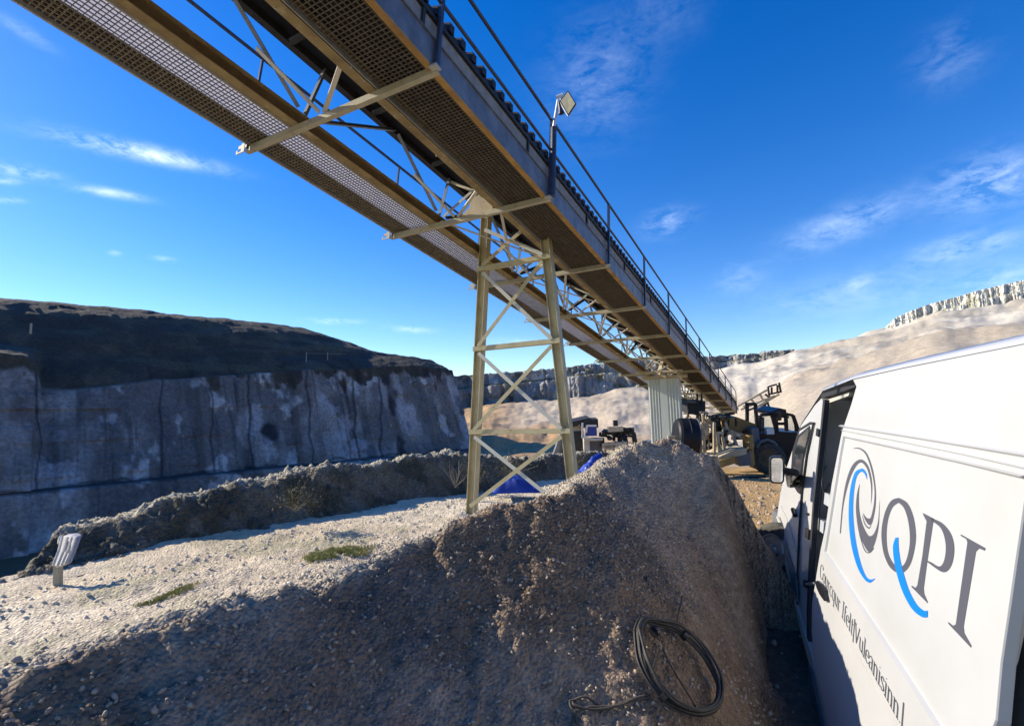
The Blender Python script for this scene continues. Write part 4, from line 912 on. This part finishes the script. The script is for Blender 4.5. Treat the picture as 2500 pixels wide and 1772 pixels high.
m = MB(); m.tube(smooth(drape([(1583, 1556), (1612, 1595), (1628, 1640), (1655, 1685), (1700, 1742)], .05)), .005, 5); m.tube(smooth(drape([(1610, 1624), (1598, 1665), (1589, 1715)], .05)), .006, 5)
m.tube(smooth(drape([(1652, 1556), (1656, 1525), (1668, 1490)], .06)), .005, 5); m.build('tie_wire', 'cable', ck, smooth=True)
for (x_, y_) in ((1590, 1718), (1656, 1562), (1575, 1560)):
    m = MB()
    p = hit(x_, y_); p = p-pn*((p-cen)@pn)+pn*.05; d_ = norm(np.cross(p-cen, pn)); m.lathe(p-d_*.015, d_, [(0, .03), (.03, .03)], 12); m.build('tape_band', 'blackplastic', ck)
lc = thing('loose_cable', 'thin dusty cable looped on the ground left of the black coil', 'cable', hit(1500, 1740))
for pth in ([(1590, 1722), (1560, 1724), (1530, 1732), (1500, 1738), (1440, 1732), (1402, 1728), (1391, 1712), (1402, 1703), (1430, 1706), (1465, 1722), (1500, 1736)], [(1590, 1727), (1545, 1730), (1510, 1742), (1450, 1737), (1405, 1722), (1398, 1706)], [(1402, 1730), (1394, 1748), (1388, 1780)], [(1403, 1730), (1408, 1750), (1418, 1790)]):
    m = MB(); m.tube(smooth(drape(pth, .015)), .0065, 6); m.build('cable_loop', 'rope', lc, smooth=True)

# ------------------------------------------------------------------ grass tufts
def grass(name, label, poly_px, n, h):
    m = MB(); 
    for i in range(n):
        w_ = RNG.dirichlet(np.ones(len(poly_px))*.8); x_ = sum(a*p[0] for a, p in zip(w_, poly_px)); y_ = sum(a*p[1] for a, p in zip(w_, poly_px))
        d = ray(x_, y_); t = CAMZ/-d[2]; p = CAM+d*t; p[2] = sz(p[0], p[1])
        if vnoise(np.array([p[0]*7]), np.array([p[1]*7]))[0] < -.16: continue
        a = random.uniform(0, 6.28); hh = h*random.uniform(.4, 1); l = np.array([math.cos(a), math.sin(a), 0])*hh*.5; q = np.array([-l[1], l[0], 0])*.16
        m.add([p-q, p+q, p+l*.5+q*.6+np.array([0, 0, hh*.7]), p+l+np.array([0, 0, hh])], [(0, 1, 2), (0, 2, 3)])
    o = m.build(name, 'grass'); tag(o, label, kind='stuff')
grass('grass', 'small patch of green grass on the track below the trestle', [(690, 1388), (752, 1352), (850, 1340), (935, 1334), (915, 1356), (770, 1382)], 6000, .075)
grass('grass', 'thin grass tufts scattered on the left of the track', [(300, 1495), (350, 1470), (440, 1440), (520, 1420), (470, 1450), (360, 1485)], 2200, .05)
grass('grass', 'dry grass tuft beside the rear of the van', [(1960, 1772), (1985, 1735), (2010, 1772), (1990, 1800)], 500, .09)
# ------------------------------------------------------------------ white panel van
VL = norm([math.sin(math.radians(17.5)), math.cos(math.radians(17.5)), -.017])        # forward
_rv = norm(np.cross(VL, [0, 0, 1.0])); _t = math.radians(9.2)
VZ = norm(np.cross(_rv, VL))*math.cos(_t)+_rv*math.sin(_t)                             # up the leaning side
VY = norm(np.cross(VZ, VL))                                                          # outward, to the left
if VY[0] > 0: VY = -VY
VO = W(1908, 1345, 5.65)
def V(x, z, y=0): return VO+VL*x+VZ*z+VY*y
def vp(px, py, y=0):       # point of the side plane (offset y) seen at a pixel
    d = ray(px, py); t = ((VO+VY*y-CAM)@VY)/(d@VY); return CAM+d*t
van = thing('panel_van', 'white panel van with an open side door and a swirl logo with big letters', 'van', V(-2, -.3, -.9))
VB = []
def vpan(name, mtl, poly, y0, th, parent=None, bevel=0, raw=False):
    P = [vp(*q, y0) if not raw else q for q in poly]; m = MB(); m.prism(P, -VY*th); return m.build(name, mtl, parent or van, bevel=bevel)
# outline of the body side, then its pieces around the door opening
top = [(1898, 1253), (1906, 1200), (1921, 1140), (1937, 1092), (1956, 1038), (1989, 990), (2008, 962), (2083, 934)]
front_side = [(1898, 1253), (1906, 1200), (1921, 1140), (1937, 1092), (1956, 1038), (1989, 990), (2006, 972), (2011, 984), (2000, 1092), (1986, 1221), (1976, 1373), (1971, 1492), (1972, 1580), (1960, 1560), (1948, 1492), (1931, 1425), (1919, 1385), (1914, 1345), (1911, 1300), (1905, 1276), (1898, 1268)]
vpan('front_side', 'white', front_side, -.02, .05)
head_rail = [(1989, 990), (2008, 962), (2083, 934), (2303, 888), (2500, 848), (2800, 786), (3200, 700), (3200, 800), (2800, 858), (2500, 915), (2120, 990), (2075, 958), (2013, 974)]
vpan('roof_rail', 'white', [(2083, 927), (2203, 900), (2303, 880), (2500, 841), (2800, 782), (3300, 682), (3300, 780), (2800, 850), (2500, 900), (2110, 960), (2092, 946)], .055, .08)
# roof: a shell lofted from the side's top edge over to the far side
tp = [(1898, 1253), (1906, 1200), (1921, 1140), (1937, 1090), (1956, 1034), (1989, 983), (2008, 954), (2083, 925), (2203, 898), (2303, 878), (2500, 839), (2800, 780), (3300, 680)]
WD = 1.72; m = MB(); Vv = []; prof = [(0, 0), (.008, .016), (.03, .032), (.08, .045), (.3, .06), (.8, .07)]
for q in tp:
    p = vp(*q, .055 if q[0] >= 2083 else -.02); UPW = VZ*math.cos(.16)-VY*0
    zup = norm(np.cross(VL, norm(np.array([VY[0], VY[1], 0]))));  zup = zup if zup[2] > 0 else -zup
    inn = -norm(np.array([VY[0], VY[1], -.07]))
    row = [p+inn*a+zup*b for a, b in prof]; row += [p+inn*(WD-a)+zup*(b-.03) for a, b in prof[::-1]]
    Vv += row
nr = 12; nt_ = len(tp); m.add(Vv, [(i*nr+k, i*nr+k+1, (i+1)*nr+k+1, (i+1)*nr+k) for i in range(nt_-1) for k in range(nr-1)]); m.build('roof', 'white', van, smooth=True)
# inside: floor, far wall, bulkhead, shelves
zi = -WD+.05
def q3(x, z, y): return V(x, z, y)
xo = ((vp(1976, 1373)-VO)@VL); xr = ((vp(2700, 1200)-VO)@VL); x1 = ((vp(2053, 1041)-VO)@VL)
ztop = ((vp(2060, 960)-VO)@VZ); zfl = ((vp(1978, 1560)-VO)@VZ)
m = MB(); m.obox(V((xo+.3+xr)/2, zfl-.02, -.06+zi/2), [VL, VZ, VY], [abs(xo+.3-xr)/2, .02, -zi/2-.04]); m.build('load_floor', 'cabin', van)
m = MB(); m.obox(V((xo+.8+xr)/2, (ztop+zfl)/2, zi), [VL, VZ, VY], [abs(xo+.8-xr)/2, (ztop-zfl)/2, .02]); m.build('far_wall', 'cabin', van)
m = MB(); m.obox(V((xo+.8+xr)/2, zfl-.35, -.12), [VL, VZ, VY], [abs(xo+.8-xr)/2, .30, .06]); m.build('underbody', 'black', van)
m = MB(); m.obox(V(xo+.35, (ztop+zfl)/2, zi/2-.05), [VL, VZ, VY], [.02, (ztop-zfl)/2, -zi/2-.08]); m.build('bulkhead', 'cabin', van)
m = MB()
for k in range(3): m.obox(V(xo-.5, zfl+.35+.45*k, zi+.2), [VL, VZ, VY], [.75, .012, .18])
m.build('shelf', 'trim', van)
rng = random.Random(5)
m = MB()
for k in range(22):
    x_ = xo+.2-rng.random()*.45; y_ = -.10-rng.random()*.22; z_ = zfl+.65+rng.random()*.9
    m.tube(smooth([V(x_, z_, y_), V(x_+rng.uniform(-.03, .03), z_-.12, y_+.03), V(x_+rng.uniform(-.03, .03), z_-.24, y_), V(x_+.02, z_-.16, y_-.04)], 4), .009, 6)
m.build('hanging_hoses', 'trim', van)
m = MB()
for x_, z_, w_ in ((-.1, .28, .12), (-.35, .62, .10), (-.15, .9, .13), (-.3, 1.15, .08)):
    m = MB(); m.obox(V(xo+x_+.22, zfl+z_, -.14), [VL, VZ, VY], [w_, .05, .07]); m.build('tool_box', 'lampbody', van)
# B-pillar details, seals, sill
vpan('door_seal', 'seam', [(2009, 976), (2014, 975), (2002, 1092), (1988, 1221), (1978, 1373), (1974, 1500), (1973, 1600), (1970, 1560), (1969, 1492), (1974, 1373), (1984, 1221), (1998, 1092)], -.012, .04)
vpan('rail_gap', 'seam', [(2005, 962), (2090, 935), (2086, 946), (2006, 972)], -.014, .03)
vpan('inner_rail', 'whitedirty', [(2016, 977), (2074, 957), (2071, 966), (2014, 987)], -.05, .03)
vpan('sill', 'whitedirty', [(1914, 1370), (1931, 1425), (1948, 1492), (1963, 1545), (1982, 1600), (1999, 1670), (2024, 1772), (2050, 1880), (2030, 1880), (2008, 1772), (1990, 1690), (1976, 1622), (1955, 1545), (1938, 1470), (1920, 1392)], .0, .06)
vpan('rear_skirt', 'trim', [(1973, 1622), (1981, 1640), (1992, 1700), (2007, 1772), (2036, 1900), (1985, 1900), (1975, 1760), (1971, 1680)], .02, .07)
# sill of the front door trim
def strip(pts, w, mtl, name, y=.0, th=.006, parent=None, h=None):
    m = MB(); P = [vp(*p, y) for p in pts]
    for a, b in zip(P[:-1], P[1:]): m.beam(a, b, h or w, w if h is None else w, VY) if False else m.beam(a, b, w, th*2, VY)
    return m.build(name, mtl, parent or van)
fd = [(1905, 1200), (1934, 1100), (1950, 1052), (1984, 1031), (1986, 1036), (1961, 1140), (1951, 1255), (1946, 1360), (1947, 1395), (1948, 1470), (1936, 1440), (1921, 1372), (1910, 1300), (1903, 1262)]
dr_ = vpan('front_door', 'white', [(1922, 1168), (1936, 1106), (1952, 1052), (1978, 1036), (1984, 1038), (1967, 1110), (1955, 1200), (1948, 1300), (1944, 1400), (1944, 1468), (1936, 1440), (1923, 1375), (1914, 1310), (1909, 1262), (1912, 1205)], .0, .018, bevel=.004)
strip([(1986, 1032), (1969, 1110), (1957, 1200), (1950, 1300), (1946, 1400), (1947, 1475)], .022, 'seam', 'door_gap', -.005, .006)
strip([(1936, 1102), (1952, 1049), (1979, 1032), (1987, 1033)], .02, 'seam', 'door_gap', -.005, .006)
wn_ = vpan('window_seal', 'blackplastic', [(1929, 1172), (1934, 1104), (1947, 1063), (1976, 1039), (1978, 1050), (1962, 1120), (1953, 1206), (1947, 1202)], .006, .006, dr_)
vpan('window_glass', 'glass', [(1936, 1165), (1940, 1104), (1951, 1068), (1973, 1046), (1974, 1054), (1958, 1126), (1951, 1192)], .009, .004, dr_)
hd = MB(); a_, b_ = vp(1936, 1243, .02), vp(1941, 1258, .02); hd.tube([a_-VY*.02, a_, b_, b_-VY*.02], [.012, .022, .022, .01], 8); hd.build('handle', 'blackplastic', dr_)
vpan('side_trim', 'trim', [(1912, 1312), (1916, 1318), (1929, 1362), (1943, 1408), (1946, 1440), (1946, 1470), (1938, 1446), (1924, 1388), (1914, 1350)], .012, .012, dr_, bevel=.004)
strip([(1907, 1236), (1920, 1262), (1935, 1310), (1944, 1345)], .012, 'white', 'door_crease', .004, .006, dr_)
for nm, q in (('latch', [(1993, 1045), (1999, 1048), (1997, 1066), (1991, 1063)]), ('latch', [(1966, 1288), (1974, 1292), (1972, 1316), (1964, 1310)]), ('latch', [(1961, 1414), (1968, 1416), (1967, 1434), (1960, 1430)]), ('lock_pin', [(1967, 1250), (1971, 1252), (1970, 1257), (1966, 1255)])):
    vpan(nm, 'blackplastic', q, .0, .02)
# mirror
mr = MB(); c_ = vp(1893, 1145, .12); mx0 = norm(np.array([.93, -.36, 0])); mz0 = np.array([0, 0, 1.0])+mx0*.06
cx0 = W(1897, 1146, 4.9); 
def rrect(c, ax, az, hw, hh, r, n=5):
    out = []
    for sx_, sy_, a0 in ((1, 1, 0), (-1, 1, 90), (-1, -1, 180), (1, -1, 270)):
        for k in range(n):
            t = math.radians(a0+90*k/(n-1)); out.append(c+ax*(sx_*(hw-r)+r*math.cos(t))+az*(sy_*(hh-r)+r*math.sin(t)))
    return out
cr_ = W(1897, 1147, 4.85); mfw = norm(np.cross(mz0, mx0)); mfw = mfw if mfw[1] > 0 else -mfw
mr.prism(rrect(cr_, mx0, mz0, .062, .128, .035), mfw*.09); mo_ = mr.build('door_mirror', 'blackplastic', van, bevel=.012)
mg = MB(); mg.prism(rrect(cr_-mfw*.003, mx0, mz0, .047, .112, .025), mfw*.002); mg.build('mirror_glass', 'mirror', mo_)
ma = MB(); ma.tube([cr_+mfw*.05+mx0*.03, cr_+mfw*.06+mx0*.16-mz0*.03, vp(1931, 1168, .0)], [.03, .035, .05], 8); ma.tube([cr_+mfw*.05+mx0*.1-mz0*.03, vp(1926, 1185, .01)], [.03, .02], 8); ma.build('mirror_arm', 'blackplastic', mo_)
# nose, arch and front wheel
ns = MB(); P = [vp(*q, -.02) for q in ((1898, 1253), (1906, 1200), (1921, 1140), (1937, 1092))]; ns.add(P+[p-VY*(-zi) for p in P], [(0, 1, 5, 4), (1, 2, 6, 5), (2, 3, 7, 6)]); ns.build('bonnet', 'white', van)
nz = MB(); a_ = vp(1898, 1253, -.02); nz.obox(a_+VY*(zi/2-.06)-VZ*.27-VL*.05+VL*.38, [VL, VZ, VY], [.35, .22, -zi/2]); nz.build('front_bumper', 'trim', van, bevel=.04)
am = MB(); am.tube(smooth([vp(x_, y_, .0) for x_, y_ in ((1899, 1262), (1903, 1272), (1909, 1290), (1912, 1320), (1915, 1352))], 4), .018, 6); am.build('wheel_arch', 'whitedirty', van)
wc = W(1904, 1347, 5.75); wax = norm(-VY*.82+VL*.57); wheel(van, wc-wax*.0, wax, .32, .20)
wheel(van, wc-VL*3.4-VY*.22, -VY, .30, .20); wheel(van, wc-VY*(-zi-.2), wax, .30, .20); wheel(van, wc-VL*3.4-VY*(-zi-.2), -VY, .30, .20)
# rear quarter behind the slid door
vpan('rear_quarter', 'trim', [(2400, 1000), (2500, 980), (3300, 800), (3300, 3000), (2500, 2300), (2400, 1850)], -.03, .04)
# the sliding side door, standing proud of the body
DY = .075
sd = vpan('sliding_door', 'white', [(2095, 926), (2203, 901), (2303, 881), (2500, 842), (2580, 826), (2566, 900), (2528, 1070), (2500, 1216), (2476, 1379), (2458, 1505), (2441, 1620), (2429, 1757), (2400, 1830), (2330, 1900), (2150, 2000), (2050, 1900), (2022, 1772), (2011, 1728), (1999, 1670), (1986, 1606), (1981, 1540), (1982, 1470), (1991, 1416), (1993, 1400), (2003, 1340), (2014, 1290), (2030, 1180), (2055, 1052), (2078, 985)], DY, .05, bevel=.008)
lipf = vpan('door_edge_lip', 'whitedirty', [(2500, 1216), (2528, 1070), (2566, 900), (2640, 880), (2560, 1130), (2500, 1350), (2488, 1440), (2474, 1545), (2460, 1610), (2437, 1660), (2445, 1600), (2458, 1505), (2476, 1379)], DY-.03, .03, sd)
def ridge(pts, w, hgt, name, mtl='white'):
    hgt = hgt*2.4; m = MB(); P = [vp(*p, DY) for p in pts]
    for a, b in zip(P[:-1], P[1:]):
        d = norm(b-a); n = norm(np.cross(d, VY)); m.prism([a-n*w/2-VY*.002, a+VY*hgt, a+n*w/2-VY*.002], b-a)
    return m.build(name, mtl, sd)
ridge([(2052, 1040), (2200, 1062), (2350, 1086), (2520, 1114)], .02, .007, 'upper_moulding')
ridge([(2056, 1050), (2200, 1078), (2350, 1108), (2518, 1146)], .012, .005, 'upper_moulding')
ridge([(2064, 1066), (2200, 1095), (2350, 1128), (2506, 1165)], .020, .008, 'panel_crease')
ridge([(2064, 1066), (2056, 1110), (2040, 1210), (2018, 1348)], .014, .006, 'panel_crease')
ridge([(2018, 1348), (2075, 1434), (2150, 1547), (2220, 1655), (2290, 1765), (2340, 1850)], .022, .008, 'panel_crease')
m = MB(); P = [vp(*p, DY) for p in [(2022, 1472), (2060, 1535), (2110, 1625), (2170, 1730), (2240, 1860)]]
for a, b in zip(P[:-1], P[1:]): m.beam(a, b, .005, .004, VY)
m.build('lower_crease', 'whitedirty', sd)
h1 = MB(); h1.prism([vp(*p, DY+.025) for p in [(1988, 1418), (1994, 1416), (2003, 1424), (2012, 1440), (2017, 1466), (2010, 1466), (1999, 1450), (1992, 1434)]], -VY*.03); h1.build('handle', 'blackplastic', sd, bevel=.008)
h2 = MB(); h2.tube([vp(1968, 1425, .0), vp(1990, 1424, DY-.02)], .012, 6); h2.build('roller_arm', 'galv', sd)
# rear door roller box behind
vpan('lower_rear_corner', 'whitedirty', [(2380, 1772), (2429, 1757), (2400, 1900), (2360, 1900)], DY-.02, .03, sd)

# ---- livery: logo swirl, letters and the line of text, cut vinyl on the door
def flat(polys, mtl, name, y=DY+.0015):
    """each polygon: two pixel polylines (left and right edge of a stroke)"""
    m = MB()
    for A, B in polys:
        A = smooth([vp(*p, y) for p in A], 8); B = smooth([vp(*p, y) for p in B], 8); n = min(len(A), len(B)); A = A[:n]; B = B[:n]
        m.add(A+B, [(i, i+1, n+i+1, n+i) for i in range(n-1)])
    return m.build(name, mtl, sd)
def K(x, y): return (2050+x/3.1225, 1080+y/3.1231)
def KL(l): return [K(*p) for p in l]
swG = [([(0, 690), (18, 480), (48, 300), (95, 175), (160, 128), (215, 175), (245, 290), (246, 400), (236, 480)], [(8, 690), (28, 480), (70, 300), (115, 195), (160, 152), (205, 195), (234, 300), (240, 400), (236, 484)]),
       ([(103, 44), (150, 40), (205, 80), (248, 190), (272, 330), (274, 470), (250, 600), (225, 628), (195, 590), (176, 540)], [(103, 46), (150, 50), (198, 92), (236, 195), (262, 330), (262, 450), (240, 560), (222, 578), (200, 568), (178, 538)]),
       ([(150, 318), (130, 400), (124, 520), (145, 680), (190, 790), (225, 832), (262, 780), (296, 640), (304, 440)], [(152, 318), (146, 400), (150, 520), (170, 610), (200, 680), (228, 712), (262, 690), (292, 600), (303, 440)]),
       ([(172, 560), (190, 625), (222, 655), (240, 630)], [(174, 556), (194, 616), (222, 645), (240, 626)]),
       ([(150, 690), (190, 810), (225, 834), (258, 800)], [(148, 700), (186, 818), (225, 842), (262, 806)])]
swB = [([(208, 285), (190, 240), (160, 222), (125, 270), (105, 400), (102, 560), (120, 740), (155, 900), (195, 1010), (232, 1042), (268, 1034)], [(206, 240), (185, 205), (160, 200), (112, 235), (78, 370), (68, 560), (85, 760), (128, 930), (180, 1030), (225, 1066), (268, 1038)])]
Q_out = [(450, 420), (390, 445), (342, 540), (318, 680), (330, 820), (370, 930), (430, 988), (490, 985), (540, 920), (572, 800), (580, 690), (560, 560), (515, 460), (450, 420)]
Q_in = [(450, 458), (405, 490), (372, 570), (357, 680), (362, 800), (385, 880), (425, 935), (470, 945), (505, 900), (530, 800), (534, 700), (520, 590), (490, 500), (450, 458)]
lg = flat([(KL(a), KL(b)) for a, b in swG]+[(KL(Q_out), KL(Q_in))], 'logoG', 'logo_swirl')
def poly(pts, mtl, name, y=DY+.0015, holes=None):
    m = MB(); m.prism([vp(*K(*p), y) for p in pts], -VY*.001); return m.build(name, mtl, sd)
m = MB()
for pts in ([(634, 536), (720, 580), (712, 610), (668, 900), (640, 1110), (644, 1150), (672, 1216), (668, 1222), (548, 1100), (548, 1088), (578, 1106), (592, 1085), (630, 860), (662, 600), (634, 545)],
            [(922, 698), (1110, 803), (1106, 824), (1062, 806), (1038, 830), (944, 1400), (950, 1450), (1003, 1545), (1000, 1562), (826, 1378), (828, 1366), (864, 1394), (884, 1385), (973, 760), (964, 735), (922, 710)]):
    m.prism([vp(*K(*p), DY+.0015) for p in pts], -VY*.001)
m.build('logo_letter', 'logoG', sd)
flat([(KL([(700, 574), (780, 612), (845, 690), (872, 790), (862, 900), (828, 970), (780, 985), (715, 945), (662, 905)]), KL([(700, 596), (760, 640), (792, 700), (808, 790), (800, 880), (776, 935), (745, 940), (705, 915), (664, 896)]))], 'logoG', 'logo_letter')
flat([(KL(swB[0][0]), KL(swB[0][1])), (KL([(446, 722), (448, 800), (462, 900), (490, 1010), (530, 1130), (585, 1230), (640, 1278), (669, 1278)]), KL([(425, 724), (406, 790), (414, 900), (440, 1020), (485, 1150), (550, 1265), (620, 1325), (669, 1328)]))], 'logoB', 'logo_stroke', DY+.0025)
# line of serif text below the crease, drawn with a broad-nib stroke font
FONT = {
 'C': (.62, [[(.58, .8), (.5, .97), (.3, 1), (.1, .8), (.05, .5), (.1, .2), (.3, 0), (.5, .05), (.6, .2)], [(.58, .95), (.58, .75)]]),
 'o': (.5, [[(.25, .68), (.08, .55), (.04, .34), (.08, .12), (.25, 0), (.42, .12), (.46, .34), (.42, .55), (.25, .68)]]),
 'u': (.55, [[(.1, .66), (.1, .2), (.2, .02), (.34, .03), (.42, .15)], [(.42, .66), (.42, 0)], [(.0, .66), (.1, .66)], [(.33, .66), (.42, .66)], [(.42, 0), (.52, 0)]]),
 'r': (.42, [[(.12, .66), (.12, 0)], [(.12, .5), (.24, .66), (.38, .64)], [(.02, .66), (.12, .66)], [(.0, 0), (.26, 0)]]),
 'n': (.58, [[(.12, .66), (.12, 0)], [(.12, .5), (.25, .66), (.38, .62), (.44, .45), (.44, 0)], [(.02, .66), (.12, .66)], [(.02, 0), (.22, 0)], [(.34, 0), (.54, 0)]]),
 'c': (.45, [[(.4, .55), (.25, .68), (.08, .55), (.04, .34), (.08, .12), (.25, 0), (.42, .12)]]),
 'e': (.46, [[(.06, .38), (.42, .38), (.38, .58), (.25, .68), (.08, .55), (.04, .34), (.08, .12), (.25, 0), (.42, .12)]]),
 'q': (.54, [[(.42, .6), (.25, .68), (.08, .55), (.04, .34), (.08, .12), (.25, 0), (.42, .12)], [(.42, .66), (.42, -.3)], [(.32, -.3), (.5, -.3)]]),
 'a': (.48, [[(.08, .56), (.2, .68), (.34, .6), (.36, .45), (.36, .08), (.46, .02)], [(.36, .4), (.12, .32), (.05, .15), (.15, 0), (.36, .12)]]),
 's': (.42, [[(.35, .56), (.2, .68), (.07, .55), (.1, .42), (.3, .28), (.36, .14), (.22, 0), (.04, .1)]]),
 'i': (.28, [[(.13, .66), (.13, 0)], [(.02, .66), (.13, .66)], [(.02, 0), (.24, 0)], [(.1, .88), (.17, .88)]]),
 'l': (.28, [[(.13, 1.02), (.13, 0)], [(.02, 1.02), (.13, 1.02)], [(.02, 0), (.24, 0)]]),
 't': (.34, [[(.14, .9), (.14, .12), (.22, 0), (.32, .06)], [(.02, .66), (.3, .66)]]),
 'f': (.36, [[(.34, .98), (.22, 1.02), (.14, .85), (.14, 0)], [(.02, .66), (.3, .66)], [(.04, 0), (.26, 0)]]),
 'I': (.34, [[(.16, 1), (.16, 0)], [(.03, 1), (.29, 1)], [(.03, 0), (.29, 0)]]),
 'V': (.68, [[(.06, 1), (.33, 0)], [(.6, 1), (.33, 0)], [(0, 1), (.18, 1)], [(.5, 1), (.68, 1)]]),
 '|': (.2, [[(.1, 1.12), (.1, -.28)]]), '.': (.2, [[(.06, .03), (.13, .03)]]), ' ': (.3, [])}
tA, tB = (2001, 1405), (2204, 1778)
pA, pB = vp(*tA, DY+.0015), vp(*tB, DY+.0015); tdir = norm(pB-pA)
hA = np.linalg.norm(vp(2003, 1374, DY)-vp(2001, 1405, DY)); hB = np.linalg.norm(vp(2092, 1518, DY)-vp(2089, 1562, DY)); print('text heights', hA, hB)
th_ = (hA+hB)/2; tup = norm(VZ)
txt = 'Courcqur Ifelt|Vuleanisinn.|'
adv = sum(FONT[c][0] for c in txt); Ltx = np.linalg.norm(pB-pA); sx = Ltx/adv
m = MB(); u = 0; pen = .5
for c in txt:
    wv, strokes = FONT[c]
    for st in strokes:
        curve = len(st) > 3
        pts = [np.array([p[0], p[1], 0]) for p in st]
        if curve: pts = smooth(pts, 5)
        for a, b in zip(pts[:-1], pts[1:]):
            A_ = pA+tdir*(u+a[0])*sx+tup*a[1]*th_; B_ = pA+tdir*(u+b[0])*sx+tup*b[1]*th_
            if np.linalg.norm(B_-A_) < 1e-6: continue
            hor = abs(b[1]-a[1])*th_ < .25*abs(b[0]-a[0])*sx
            w1 = tdir*.06*sx+tup*.02*th_ if not hor else tup*.028*th_
            m.add([A_-w1, A_+w1, B_+w1, B_-w1], [(0, 1, 2, 3)])
    u += wv
m.build('lettering', 'textG', sd)['kind'] = 'stuff'
